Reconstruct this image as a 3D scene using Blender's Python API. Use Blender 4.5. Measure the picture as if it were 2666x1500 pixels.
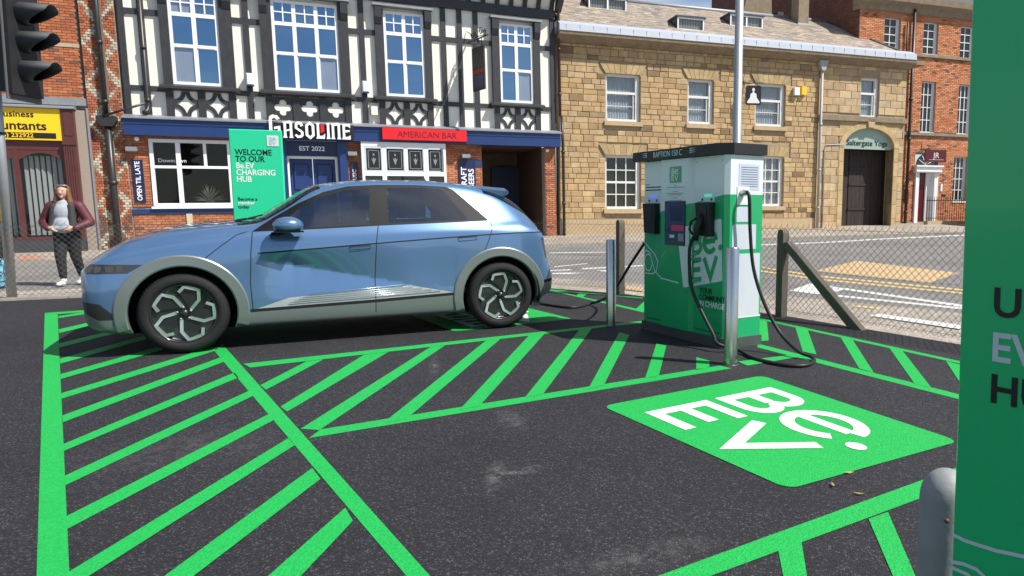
import bpy, bmesh, math, random
import numpy as np
from mathutils import Vector, Matrix, Quaternion
rnd = random.Random(7)
SC = bpy.context.scene
COL = SC.collection
for o in list(bpy.data.objects): bpy.data.objects.remove(o)

# ------------------------------------------------------------------ camera
FPX, CXP, CYP, CAMH = 1800.0, 1600.0, 750.0, 1.34
PIT = math.atan(205/1800.0)
cam = bpy.data.cameras.new('camera'); camo = bpy.data.objects.new('camera', cam); COL.objects.link(camo)
cam.sensor_width = 36.0; cam.lens = 36.0*FPX/2666.0; cam.shift_x = -(CXP-1333.0)/2666.0
cam.clip_start = 0.05; cam.clip_end = 2000
camo.location = (0, 0, CAMH); camo.rotation_euler = (math.pi/2-PIT, 0, 0)
SC.camera = camo

# ------------------------------------------------------------------ sky, sun, exposure
SUN_EL, SUN_AZ = math.radians(51), math.atan2(0.94, -0.342)
sdir = Vector((math.sin(SUN_AZ)*math.cos(SUN_EL), math.cos(SUN_AZ)*math.cos(SUN_EL), math.sin(SUN_EL)))
W = bpy.data.worlds.new('World'); SC.world = W; W.use_nodes = True
nt = W.node_tree; nt.nodes.clear()
wo = nt.nodes.new('ShaderNodeOutputWorld'); bg = nt.nodes.new('ShaderNodeBackground')
sky = nt.nodes.new('ShaderNodeTexSky'); sky.sky_type = 'NISHITA'; sky.sun_disc = False
sky.sun_elevation = SUN_EL; sky.sun_rotation = SUN_AZ; sky.altitude = 100; sky.air_density = 1.0; sky.dust_density = 0.25; sky.ozone_density = 3.0
tc = nt.nodes.new('ShaderNodeTexCoord'); mp = nt.nodes.new('ShaderNodeMapping'); mp.inputs['Scale'].default_value = (1.0, 1.0, 3.2)
n1 = nt.nodes.new('ShaderNodeTexNoise'); n1.inputs['Scale'].default_value = 2.3; n1.inputs['Detail'].default_value = 7; n1.inputs['Roughness'].default_value = 0.55
cr = nt.nodes.new('ShaderNodeValToRGB'); cr.color_ramp.elements[0].position = 0.46; cr.color_ramp.elements[1].position = 0.70
mx = nt.nodes.new('ShaderNodeMix'); mx.data_type = 'RGBA'
cloudv = 7.5
mx.inputs[7].default_value = (cloudv, cloudv*1.02, cloudv*1.06, 1)
mm = nt.nodes.new('ShaderNodeMath'); mm.operation = 'MULTIPLY'; mm.inputs[1].default_value = 0.75
L = nt.links.new
L(tc.outputs['Generated'], mp.inputs['Vector']); L(mp.outputs[0], n1.inputs['Vector']); L(n1.outputs['Fac'], cr.inputs[0]); L(cr.outputs[0], mm.inputs[0])
L(sky.outputs[0], mx.inputs[6]); L(mm.outputs[0], mx.inputs[0]); L(mx.outputs[2], bg.inputs[0]); L(bg.outputs[0], wo.inputs[0])
bg.inputs[1].default_value = 0.09
sl = bpy.data.lights.new('sun', 'SUN'); sl.energy = 5.0; sl.angle = math.radians(0.53); sl.color = (1.0, 0.955, 0.88)
so = bpy.data.objects.new('sun', sl); COL.objects.link(so); so.rotation_euler = sdir.to_track_quat('Z', 'Y').to_euler()
SC.view_settings.view_transform = 'Standard'; SC.view_settings.look = 'None'; SC.view_settings.gamma = 1; SC.view_settings.exposure = 0.5
SC.view_settings.use_curve_mapping = False
SC.render.engine = 'CYCLES'

# ------------------------------------------------------------------ terrain and pixel -> ground
def gz(Y):
    t = max(0.0, Y-11.5)
    return 0.0014*t*t if t < 24 else 0.0014*24*24+0.0672*(t-24)*0.3
CP, SP = math.cos(PIT), math.sin(PIT)
def ray(x, y):
    a = (x-CXP)/FPX; b = (CYP-y)/FPX
    return Vector((a, CP+b*SP, -SP+b*CP))
def G(x, y, dz=0.0):
    d = ray(x, y); lo, hi = 0.1, 80.0
    for i in range(50):
        t = 0.5*(lo+hi); P = d*t
        if CAMH+P.z < gz(P.y)+dz: hi = t
        else: lo = t
    return Vector((P.x, P.y, gz(P.y)+dz))

# ------------------------------------------------------------------ mesh builder
def tag(o, label=None, cat=None, group=None, kind=None):
    if label: o['label'] = label
    if cat: o['category'] = cat
    if group: o['group'] = group
    if kind: o['kind'] = kind
    return o
def empty(name, loc=(0,0,0), rot=(0,0,0), label=None, cat=None, group=None):
    o = bpy.data.objects.new(name, None); COL.objects.link(o); o.location = loc; o.rotation_euler = rot
    o.empty_display_size = 0.2
    return tag(o, label, cat, group)
def link(name, me, parent=None, loc=None, rot=None):
    o = bpy.data.objects.new(name, me); COL.objects.link(o)
    if parent: o.parent = parent
    if loc is not None: o.location = loc
    if rot is not None: o.rotation_euler = rot
    return o
class MB:
    def __init__(s): s.v = []; s.f = []; s.m = []; s.c = []; s.sm = []
    def add(s, vs, fs, mi=0, col=None, smooth=False):
        n = len(s.v); s.v += [tuple(p) for p in vs]
        for f in fs:
            s.f.append(tuple(i+n for i in f)); s.m.append(mi); s.c.append(col); s.sm.append(smooth)
        return s
    def box(s, x0, x1, y0, y1, z0, z1, mi=0, col=None):
        return s.add([(x0,y0,z0),(x1,y0,z0),(x1,y1,z0),(x0,y1,z0),(x0,y0,z1),(x1,y0,z1),(x1,y1,z1),(x0,y1,z1)],
              [(0,3,2,1),(4,5,6,7),(0,1,5,4),(1,2,6,5),(2,3,7,6),(3,0,4,7)], mi, col)
    def bbox(s, x0, x1, y0, y1, z0, z1, b=0.01, mi=0, col=None):
        # box whose front (y0) edges are chamfered
        b = min(b, (x1-x0)*.4, (z1-z0)*.4)
        vs = [(x0,y1,z0),(x1,y1,z0),(x1,y1,z1),(x0,y1,z1),(x0,y0+b,z0),(x1,y0+b,z0),(x1,y0+b,z1),(x0,y0+b,z1),
              (x0+b,y0,z0+b),(x1-b,y0,z0+b),(x1-b,y0,z1-b),(x0+b,y0,z1-b)]
        fs = [(3,2,1,0),(0,1,5,4),(1,2,6,5),(2,3,7,6),(3,0,4,7),(4,5,9,8),(5,6,10,9),(6,7,11,10),(7,4,8,11),(8,9,10,11)]
        return s.add(vs, fs, mi, col)
    def prism(s, poly, a, b, axis='y', mi=0, col=None):
        # poly: 2D points; axis y: (x,z) ; axis z: (x,y) ; axis x: (y,z)
        n = len(poly)
        def mk(p, t):
            if axis == 'y': return (p[0], t, p[1])
            if axis == 'z': return (p[0], p[1], t)
            return (t, p[0], p[1])
        vs = [mk(p, a) for p in poly]+[mk(p, b) for p in poly]
        fs = [tuple(range(n)), tuple(range(2*n-1, n-1, -1))]+[(i, i+n, (i+1) % n+n, (i+1) % n) for i in range(n)]
        return s.add(vs, fs, mi, col)
    def tube(s, pts, r, n=8, mi=0, col=None, caps=True, smooth=True, closed=False):
        pts = [Vector(p) for p in pts]; m = len(pts)
        rr = r if isinstance(r, (list, tuple)) else [r]*m
        vs = []; up = None
        for i, p in enumerate(pts):
            if closed: t = (pts[(i+1) % m]-pts[i-1]).normalized()
            else: t = ((pts[i+1] if i < m-1 else p)-(pts[i-1] if i else p)).normalized()
            if up is None:
                up = t.orthogonal().normalized()
            else:
                up = (up-t*up.dot(t))
                up = up.normalized() if up.length > 1e-6 else t.orthogonal().normalized()
            w = t.cross(up)
            for k in range(n):
                a = 2*math.pi*k/n; vs.append(p+(up*math.cos(a)+w*math.sin(a))*rr[i])
        fs = []
        for i in range(m if closed else m-1):
            j = (i+1) % m
            for k in range(n): fs.append((i*n+k, i*n+(k+1) % n, j*n+(k+1) % n, j*n+k))
        s.add(vs, fs, mi, col, smooth)
        if caps and not closed:
            b = len(s.v)-m*n
            s.f.append(tuple(b+k for k in range(n-1, -1, -1))); s.m.append(mi); s.c.append(col); s.sm.append(False)
            s.f.append(tuple(b+(m-1)*n+k for k in range(n))); s.m.append(mi); s.c.append(col); s.sm.append(False)
        return s
    def lathe(s, prof, n=24, mi=0, col=None, center=(0,0,0), axis='z', smooth=True, mis=None):
        # prof: list of (r, h); closed by caller if wanted
        vs = []; m = len(prof)
        for r, h in prof:
            for k in range(n):
                a = 2*math.pi*k/n
                p = (r*math.cos(a), r*math.sin(a), h)
                if axis == 'y': p = (p[0], p[2], p[1])
                if axis == 'x': p = (p[2], p[0], p[1])
                vs.append((p[0]+center[0], p[1]+center[1], p[2]+center[2]))
        for i in range(m-1):
            fs = [(i*n+k, i*n+(k+1) % n, (i+1)*n+(k+1) % n, (i+1)*n+k) for k in range(n)]
            if i == 0: s.add(vs, fs, mis[i] if mis else mi, col, smooth); base = len(s.v)-m*n
            else:
                for f in fs: s.f.append(tuple(base+q for q in f)); s.m.append(mis[i] if mis else mi); s.c.append(col); s.sm.append(smooth)
        return s
    def ellipsoid(s, c, r, nu=14, nv=9, mi=0, col=None, rot=None):
        vs = []; fs = []
        c = Vector(c)
        for j in range(nv+1):
            ph = math.pi*j/nv
            for i in range(nu):
                th = 2*math.pi*i/nu
                p = Vector((r[0]*math.sin(ph)*math.cos(th), r[1]*math.sin(ph)*math.sin(th), r[2]*math.cos(ph)))
                if rot is not None: p = rot @ p
                vs.append(c+p)
        for j in range(nv):
            for i in range(nu): fs.append((j*nu+i, (j+1)*nu+i, (j+1)*nu+(i+1) % nu, j*nu+(i+1) % nu))
        return s.add(vs, fs, mi, col, True)
    def cap(s, a, b, ra, rb, n=12, mi=0, col=None):
        # tapered capsule
        a = Vector(a); b = Vector(b); d = (b-a).normalized()
        pts = [a-d*ra*.98, a-d*ra*.7, a, b, b+d*rb*.7, b+d*rb*.98]; rr = [ra*.15, ra*.71, ra, rb, rb*.71, rb*.15]
        return s.tube(pts, rr, n, mi, col)
    def mesh(s, name, mats):
        me = bpy.data.meshes.new(name); me.from_pydata(s.v, [], s.f)
        for m in (mats if isinstance(mats, (list, tuple)) else [mats]): me.materials.append(m)
        me.polygons.foreach_set('material_index', s.m); me.polygons.foreach_set('use_smooth', s.sm)
        if any(c is not None for c in s.c):
            at = me.color_attributes.new('Col', 'FLOAT_COLOR', 'CORNER'); arr = []
            for f, c in zip(s.f, s.c):
                c = c or (1,1,1); arr += [c[0], c[1], c[2], 1.0]*len(f)
            at.data.foreach_set('color', arr)
        me.validate(); me.update()
        return me
    def build(s, name, mats, parent=None, loc=None, rot=None, kind=None, fix=False):
        me = s.mesh(name, mats)
        if fix:
            bm = bmesh.new(); bm.from_mesh(me); bmesh.ops.recalc_face_normals(bm, faces=bm.faces); bm.to_mesh(me); bm.free()
        o = link(name, me, parent, loc, rot)
        if kind: o['kind'] = kind
        return o
def B(name, mat, parent, *boxes, **k):
    m = MB()
    for b in boxes: m.box(*b)
    return m.build(name, mat, parent, **k)

# ------------------------------------------------------------------ materials
MATS = {}
def mat(name, col, rough=0.6, metal=0.0, spec=0.5, noise=0.0, nscale=20.0, bump=0.0, bscale=None, coat=0.0, attr=False, col2=None, emis=None, ior=None, tint=None, stretch=None, detail=6, bdist=0.01):
    """principled material; noise mixes towards col2 (or a darker col) and bump adds fine relief, in object space"""
    if name in MATS: return MATS[name]
    m = bpy.data.materials.new(name); m.use_nodes = True; nt = m.node_tree; N = nt.nodes; b = N['Principled BSDF']; L = nt.links.new
    b.inputs['Roughness'].default_value = rough; b.inputs['Metallic'].default_value = metal
    b.inputs['Specular IOR Level'].default_value = spec; b.inputs['Coat Weight'].default_value = coat; b.inputs['Coat Roughness'].default_value = 0.03
    if tint: b.inputs['Specular Tint'].default_value = (*tint, 1)
    if ior: b.inputs['IOR'].default_value = ior
    c = (col[0], col[1], col[2], 1)
    b.inputs['Base Color'].default_value = c
    src = None
    if attr:
        a = N.new('ShaderNodeAttribute'); a.attribute_name = 'Col'
        mu = N.new('ShaderNodeMix'); mu.data_type = 'RGBA'; mu.blend_type = 'MULTIPLY'; mu.inputs[0].default_value = 1
        mu.inputs[7].default_value = c; L(a.outputs['Color'], mu.inputs[6]); src = mu.outputs[2]
    vec = None
    if noise or bump:
        t = N.new('ShaderNodeTexCoord'); mp = N.new('ShaderNodeMapping'); L(t.outputs['Object'], mp.inputs[0])
        if stretch: mp.inputs['Scale'].default_value = stretch
        vec = mp.outputs[0]
    if noise:
        n = N.new('ShaderNodeTexNoise'); n.inputs['Scale'].default_value = nscale; n.inputs['Detail'].default_value = detail; n.inputs['Roughness'].default_value = 0.65
        L(vec, n.inputs['Vector'])
        r = N.new('ShaderNodeMapRange'); r.inputs[1].default_value = 0.32; r.inputs[2].default_value = 0.68; r.inputs[3].default_value = 0; r.inputs[4].default_value = noise
        L(n.outputs['Fac'], r.inputs[0])
        mi = N.new('ShaderNodeMix'); mi.data_type = 'RGBA'; L(r.outputs[0], mi.inputs[0])
        if src: L(src, mi.inputs[6])
        else: mi.inputs[6].default_value = c
        if col2 is not None: mi.inputs[7].default_value = (col2[0], col2[1], col2[2], 1)
        elif src:
            mu2 = N.new('ShaderNodeMix'); mu2.data_type = 'RGBA'; mu2.blend_type = 'MULTIPLY'; mu2.inputs[0].default_value = 1; mu2.inputs[7].default_value = (.4,.4,.4,1)
            L(src, mu2.inputs[6]); L(mu2.outputs[2], mi.inputs[7])
        else: mi.inputs[7].default_value = (col[0]*.4, col[1]*.4, col[2]*.4, 1)
        src = mi.outputs[2]
    if src: L(src, b.inputs['Base Color'])
    if bump:
        n = N.new('ShaderNodeTexNoise'); n.inputs['Scale'].default_value = bscale or nscale*3; n.inputs['Detail'].default_value = 4
        L(vec, n.inputs['Vector'])
        bp = N.new('ShaderNodeBump'); bp.inputs['Strength'].default_value = bump; bp.inputs['Distance'].default_value = bdist
        L(n.outputs['Fac'], bp.inputs['Height']); L(bp.outputs[0], b.inputs['Normal'])
    if emis:
        b.inputs['Emission Color'].default_value = (emis[0], emis[1], emis[2], 1); b.inputs['Emission Strength'].default_value = emis[3]
    MATS[name] = m
    return m
def glassmat(name, tint, refl=0.12, rough=0.01, fres=0.8):
    """thin clear pane: tinted transparency plus a mirror reflection by Fresnel"""
    m = bpy.data.materials.new(name); m.use_nodes = True; nt = m.node_tree; N = nt.nodes; L = nt.links.new; N.clear()
    o = N.new('ShaderNodeOutputMaterial'); tr = N.new('ShaderNodeBsdfTransparent'); gl = N.new('ShaderNodeBsdfGlossy'); mx = N.new('ShaderNodeMixShader')
    tr.inputs[0].default_value = (tint[0], tint[1], tint[2], 1); gl.inputs['Roughness'].default_value = rough; gl.inputs[0].default_value = (1,1,1,1)
    lw = N.new('ShaderNodeLayerWeight'); lw.inputs[0].default_value = 0.25
    ma = N.new('ShaderNodeMath'); ma.operation = 'MULTIPLY_ADD'; ma.inputs[1].default_value = fres; ma.inputs[2].default_value = refl; ma.use_clamp = True
    L(lw.outputs['Fresnel'], ma.inputs[0]); L(ma.outputs[0], mx.inputs[0]); L(tr.outputs[0], mx.inputs[1]); L(gl.outputs[0], mx.inputs[2]); L(mx.outputs[0], o.inputs[0])
    MATS[name] = m
    return m
def asphalt(name, base, grit, scale, big, dust=False):
    m = bpy.data.materials.new(name); m.use_nodes = True; nt = m.node_tree; N = nt.nodes; b = N['Principled BSDF']; L = nt.links.new
    t = N.new('ShaderNodeTexCoord')
    v = N.new('ShaderNodeTexVoronoi'); v.inputs['Scale'].default_value = scale; L(t.outputs['Object'], v.inputs['Vector'])
    r = N.new('ShaderNodeValToRGB'); e = r.color_ramp.elements
    e[0].position = 0.0; e[0].color = (*[c*.45 for c in base], 1); e[1].position = 1.0; e[1].color = (*grit, 1)
    k = e.new(0.55); k.color = (*base, 1); k = e.new(.86); k.color = (*[c*1.3 for c in base], 1)
    sx = N.new('ShaderNodeSeparateColor'); L(v.outputs['Color'], sx.inputs[0]); L(sx.outputs[0], r.inputs[0])
    n = N.new('ShaderNodeTexNoise'); n.inputs['Scale'].default_value = big; n.inputs['Detail'].default_value = 8; n.inputs['Roughness'].default_value = .7; L(t.outputs['Object'], n.inputs['Vector'])
    mr = N.new('ShaderNodeMapRange'); mr.inputs[1].default_value = .3; mr.inputs[2].default_value = .75; mr.inputs[3].default_value = .72; mr.inputs[4].default_value = 1.35; L(n.outputs['Fac'], mr.inputs[0])
    mu = N.new('ShaderNodeMix'); mu.data_type = 'RGBA'; mu.blend_type = 'MULTIPLY'; mu.inputs[0].default_value = 1
    L(r.outputs[0], mu.inputs[6]); L(mr.outputs[0], mu.inputs[7]); src = mu.outputs[2]
    if dust:
        # dusty scuffs left by tyres and feet
        for (px, py, rx, ry, rot, amt) in ((1352,1238,.10,.028,.5,.8),(1290,1250,.03,.14,.1,.5),(1330,1100,.05,.16,.35,.35),(1130,960,.03,.25,.25,.35),(1650,1465,.22,.06,.4,.3),(480,1180,.35,.2,.2,.16)):
            q = G(px, py); mp_ = N.new('ShaderNodeMapping'); mp_.vector_type = 'TEXTURE'; mp_.inputs['Location'].default_value = (q.x, q.y, .022); mp_.inputs['Rotation'].default_value = (0,0,rot); mp_.inputs['Scale'].default_value = (rx*2, ry*2, 1)
            L(t.outputs['Object'], mp_.inputs[0]); gr = N.new('ShaderNodeTexGradient'); gr.gradient_type = 'SPHERICAL'; L(mp_.outputs[0], gr.inputs[0])
            nn = N.new('ShaderNodeTexNoise'); nn.inputs['Scale'].default_value = 14; nn.inputs['Detail'].default_value = 8; nn.inputs['Roughness'].default_value = .75; L(t.outputs['Object'], nn.inputs['Vector'])
            m1 = N.new('ShaderNodeMapRange'); m1.inputs[1].default_value = .42; m1.inputs[2].default_value = .68; m1.inputs[4].default_value = amt; L(nn.outputs['Fac'], m1.inputs[0])
            m2 = N.new('ShaderNodeMath'); m2.operation = 'MULTIPLY'; L(gr.outputs['Fac'], m2.inputs[0]); L(m1.outputs[0], m2.inputs[1])
            mx_ = N.new('ShaderNodeMix'); mx_.data_type = 'RGBA'; L(m2.outputs[0], mx_.inputs[0]); L(src, mx_.inputs[6]); mx_.inputs[7].default_value = (.30,.28,.26,1); src = mx_.outputs[2]
    L(src, b.inputs['Base Color'])
    bp = N.new('ShaderNodeBump'); bp.inputs['Strength'].default_value = .9; bp.inputs['Distance'].default_value = .004; L(v.outputs['Distance'], bp.inputs['Height']); bp.invert = True; L(bp.outputs[0], b.inputs['Normal'])
    b.inputs['Roughness'].default_value = .75; b.inputs['Specular IOR Level'].default_value = .35
    MATS[name] = m
    return m
def paintmat(name, col, under, scale, cover=0.5):
    """road paint over grit: small dark pits where the stone shows through"""
    m = bpy.data.materials.new(name); m.use_nodes = True; nt = m.node_tree; N = nt.nodes; b = N['Principled BSDF']; L = nt.links.new
    t = N.new('ShaderNodeTexCoord')
    v = N.new('ShaderNodeTexVoronoi'); v.inputs['Scale'].default_value = scale; L(t.outputs['Object'], v.inputs['Vector'])
    n = N.new('ShaderNodeTexNoise'); n.inputs['Scale'].default_value = 2.0; n.inputs['Detail'].default_value = 6; L(t.outputs['Object'], n.inputs['Vector'])
    ad = N.new('ShaderNodeMath'); ad.operation = 'MULTIPLY_ADD'; ad.inputs[1].default_value = .55; L(n.outputs['Fac'], ad.inputs[0])
    sx = N.new('ShaderNodeSeparateColor'); L(v.outputs['Color'], sx.inputs[0]); L(sx.outputs[0], ad.inputs[2])
    r = N.new('ShaderNodeValToRGB'); r.color_ramp.elements[0].position = cover+.56; r.color_ramp.elements[1].position = cover+.62; L(ad.outputs[0], r.inputs[0])
    r2 = N.new('ShaderNodeMapRange'); r2.inputs[3].default_value = .82; r2.inputs[4].default_value = 1.12; L(sx.outputs[1], r2.inputs[0])
    mu = N.new('ShaderNodeMix'); mu.data_type = 'RGBA'; mu.blend_type = 'MULTIPLY'; mu.inputs[0].default_value = 1; mu.inputs[6].default_value = (*col, 1); L(r2.outputs[0], mu.inputs[7])
    mi = N.new('ShaderNodeMix'); mi.data_type = 'RGBA'; L(r.outputs[0], mi.inputs[0]); L(mu.outputs[2], mi.inputs[6]); mi.inputs[7].default_value = (*under, 1)
    L(mi.outputs[2], b.inputs['Base Color']); b.inputs['Roughness'].default_value = .65
    bp = N.new('ShaderNodeBump'); bp.inputs['Strength'].default_value = .7; bp.inputs['Distance'].default_value = .003; L(v.outputs['Distance'], bp.inputs['Height']); bp.invert = True; L(bp.outputs[0], b.inputs['Normal'])
    MATS[name] = m
    return m
asphalt('tarmac', (.020,.019,.022), (.085,.082,.087), 150, .6, dust=True)
asphalt('road_asphalt', (.195,.185,.175), (.33,.32,.30), 110, .5)
asphalt('pave', (.33,.285,.235), (.5,.45,.38), 60, .7)
paintmat('green_paint', (.004,.36,.058), (.010,.08,.027), 120, .44)
paintmat('white_paint', (.78,.78,.75), (.3,.3,.29), 160, .68)
paintmat('road_white', (.70,.69,.65), (.22,.21,.2), 60, .55)
paintmat('road_yellow', (.62,.47,.20), (.25,.2,.14), 60, .55)
paintmat('tan_surface', (.50,.36,.19), (.3,.24,.17), 60, .55)
paintmat('red_tactile', (.42,.22,.16), (.3,.2,.16), 60, .6)
mat('stone_kerb', (.36,.33,.28), .85, noise=.5, nscale=6, bump=.3)
# ================================================================== GROUND
PUB_O, PUB_A = Vector((-15.19, 20.22)), math.radians(24.9)
ST_O, ST_A = Vector((-2.09, 26.3)), math.radians(18.75)
def fr(o, a, u, d):   # facade frame -> world xy ; d>0 towards the street
    return Vector((o.x+u*math.cos(a)+d*math.sin(a), o.y+u*math.sin(a)-d*math.cos(a)))
# road: one large sheet following the gentle rise of the street
def sheet(name, xs, ys, m, dz=0.0):
    vs = [(x, y, gz(y)+dz) for y in ys for x in xs]; n = len(xs)
    fs = [(j*n+i, j*n+i+1, (j+1)*n+i+1, (j+1)*n+i) for j in range(len(ys)-1) for i in range(n-1)]
    return tag(MB().add(vs, fs).build(name, m), kind='structure')
ys = [-300, -60, -10, 5]+[10+.75*i for i in range(36)]+[40, 60, 150, 600]
xs = [-600, -100, -40, -20, -10, 0, 10, 20, 40, 100, 600]
road = sheet('road', xs, ys, MATS['road_asphalt'], -0.02)
def ribbon(mb, A, Bp, za, zb, mi=0, seg=1.0):
    """strip between polylines A and B (same length), subdivided, following terrain + dz"""
    for i in range(len(A)-1):
        n = max(1, int((A[i+1]-A[i]).length/seg))
        for k in range(n):
            t0, t1 = k/n, (k+1)/n
            q = [A[i].lerp(A[i+1], t0), A[i].lerp(A[i+1], t1), Bp[i].lerp(Bp[i+1], t1), Bp[i].lerp(Bp[i+1], t0)]
            mb.add([(q[0].x, q[0].y, gz(q[0].y)+za), (q[1].x, q[1].y, gz(q[1].y)+za), (q[2].x, q[2].y, gz(q[2].y)+zb), (q[3].x, q[3].y, gz(q[3].y)+zb)], [(0,1,2,3)], mi)
# far pavement in front of the shops, with a stone kerb
wall_line = [fr(PUB_O,PUB_A,-14,-1.0), fr(PUB_O,PUB_A,14.3,-1.0), fr(ST_O,ST_A,30,-3.0)]
kerb_line = [fr(PUB_O,PUB_A,-14,3.9), fr(PUB_O,PUB_A,14.3,3.9), fr(ST_O,ST_A,30,3.6)]
kerb_out = [fr(PUB_O,PUB_A,-14,4.04), fr(PUB_O,PUB_A,14.3,4.04), fr(ST_O,ST_A,30,3.74)]
m = MB(); ribbon(m, kerb_line, wall_line, .085, .03)
fp = tag(m.build('far_pavement', MATS['pave']), kind='structure')
def kerbstones(name, inner, outer, h, parent):
    i0 = 0
    for s in range(len(inner)-1):
        A, Bq = inner[s], inner[s+1]; C, Dq = outer[s], outer[s+1]; n = max(1, int((Bq-A).length/.92))
        for k in range(n):
            t0, t1 = (k+.006)/n, (k+.994)/n
            p = [A.lerp(Bq,t0), A.lerp(Bq,t1), C.lerp(Dq,t1), C.lerp(Dq,t0)]
            vs = [(q.x,q.y,gz(q.y)-.08) for q in p]+[(q.x,q.y,gz(q.y)+h) for q in p]
            MB().add(vs, [(3,2,1,0),(4,5,6,7),(0,1,5,4),(1,2,6,5),(2,3,7,6),(3,0,4,7)]).build('kerbstone', MATS['stone_kerb'], parent, fix=True)
kerbstones('kerb', kerb_line, kerb_out, .09, fp)
# near pavement outside the fence
near_in = [fr(PUB_O,PUB_A,-14,11.9), fr(PUB_O,PUB_A,9.5,11.9)]
near_out = [fr(PUB_O,PUB_A,-14,10.55), fr(PUB_O,PUB_A,9.5,10.55)]
corner_in = [Vector((-1.3,12.9)), Vector((-.4,12.35)), Vector((1.6,10.9)), Vector((2.9,9.6)), Vector((4.6,7.6)), Vector((7.0,4.6)), Vector((11,0))]
NI = [near_in[0], fr(PUB_O,PUB_A,8.0,11.9)]+[Vector((-.9,11.5)), Vector((.15,10.85)), Vector((2.15,8.55)), Vector((3.4,6.75)), Vector((5.6,3.6)), Vector((8.4,-.4))]
NO = [near_out[0], fr(PUB_O,PUB_A,8.6,10.55)]+[Vector((-.4,12.75)), Vector((.9,11.9)), Vector((3.1,10.1)), Vector((4.9,8.3)), Vector((7.4,5.0)), Vector((10.5,.8))]
m = MB(); ribbon(m, NI, NO, .012, .02, seg=.6)
npv = tag(m.build('near_pavement', MATS['pave']), kind='structure')
# car park: dark new tarmac
cpk = [(-60,-40),(60,-40),(8.4,-.45),(5.6,3.55),(3.4,6.68),(2.15,8.48),(.15,10.78),(-.9,11.42)]+[tuple(fr(PUB_O,PUB_A,8.0,11.95)), tuple(fr(PUB_O,PUB_A,-14,11.95)), (-60,-5)]
carpark = tag(MB().add([(x,y,.022) for x,y in cpk], [tuple(range(len(cpk)))]).build('car_park', MATS['tarmac']), kind='structure')
# concrete edging along the fence, left part
kerbstones('edging', [fr(PUB_O,PUB_A,-14,11.93), fr(PUB_O,PUB_A,7.9,11.93)], [fr(PUB_O,PUB_A,-14,12.03), fr(PUB_O,PUB_A,7.9,12.03)], .06, carpark)

PZ = .0238
def paint_px(pts, name='painted_line', m='green_paint', parent=None, dz=PZ, k=1.0, off=(0,0)):
    P = [G(off[0]+x/k, off[1]+y/k) for x, y in pts]
    return paint([Vector((p.x,p.y)) for p in P], name, m, parent or carpark, dz)
_lay = [0]
def paint(P, name, m, parent, dz=PZ):
    _lay[0] = (_lay[0]+1) % 9
    ar = sum(P[i].x*P[(i+1) % len(P)].y-P[(i+1) % len(P)].x*P[i].y for i in range(len(P)))
    if ar < 0: P = P[::-1]
    z = dz+_lay[0]*.0003
    return MB().add([(p.x,p.y,gz(p.y)+z) for p in P], [tuple(range(len(P)))]).build(name, MATS[m], parent)
zA = dict(k=2.013, off=(60,780))
def gA(x, y): p = G(60+x/2.013, 780+y/2.013); return Vector((p.x,p.y))
# left hatched bay end: two long bars and the slanting bars between
def ext(a, b, t): return a+(b-a)*t
paint([gA(115,80), gA(182,85), ext(gA(182,85),gA(245,1449),1.5), ext(gA(115,80),gA(75,1449),1.5)], 'painted_line', 'green_paint', carpark)
def gs(x, y): p = G(x,y); return Vector((p.x,p.y))
paint([gs(559,921), gs(579,902), ext(gs(579,902),gs(1106,1500),1.25), ext(gs(559,921),gs(1020,1470),1.28)], 'painted_line', 'green_paint', carpark)
paint([gA(118,80), gA(430,58), gA(430,67), gA(118,92)], 'painted_line', 'green_paint', carpark)
for l0, l1, r0, r1, tl in (((185,98),(187,108),(430,58),(430,70),0),((188,168),(190,188),(560,82),(560,96),0),((190,243),(192,266),(660,128),(665,143),0),((195,325),(196,352),(760,168),(766,186),0),
        ((197,408),(198,434),(880,212),(890,232),0),((202,508),(203,537),(1000,258),(1012,280),0),((205,628),(207,664),(1048,312),(1070,334),0),((211,780),(215,816),(1108,398),(1130,424),0),
        ((217,950),(222,1000),(1188,494),(1212,520),0),((228,1165),(235,1232),(1292,618),(1318,650),0),((262,1449),(400,1449),(1392,748),(1424,786),.4),((790,1449),(940,1449),(1516,908),(1560,966),.6),((1325,1449),(1490,1449),(1690,1120),(1730,1190),1.2)):
    a, b, c, d = gA(*l0), gA(*l1), gA(*r0), gA(*r1)
    if tl: a, b = ext(c,a,1+tl), ext(d,b,1+tl)
    paint([a, c, d, b], 'painted_line', 'green_paint', carpark)
# hatching between the two bays, beside the charger
paint_px([(634,955),(1673,841),(1673,848),(1606,854),(652,965)])
paint_px([(835,1128),(1875,959),(1904,966.5),(805,1151)])
zC = dict(k=3.903, off=(1340,780))
for q in ([(678,1011),(693,1023),(842,943),(806,944)],[(731,1068),(748,1081),(1020,918),(958,924)],[(783,1127),(832,1130),(1160,905),(1123,909)],[(1000,1110),(1058,1101),(1304,888),(1268,891)],[(1196,1077),(1248,1067),(1417,876),(1377,880)]):
    paint_px(q)
for q in ([(105,1030),(285,1000),(790,310),(665,322)],[(745,945),(905,905),(1165,385),(1065,355)],[(1325,835),(1465,805),(1540,495),(1440,475)],[(1845,745),(1975,715),(1980,650),(1845,610)]):
    paint_px(q, **zC)
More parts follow.
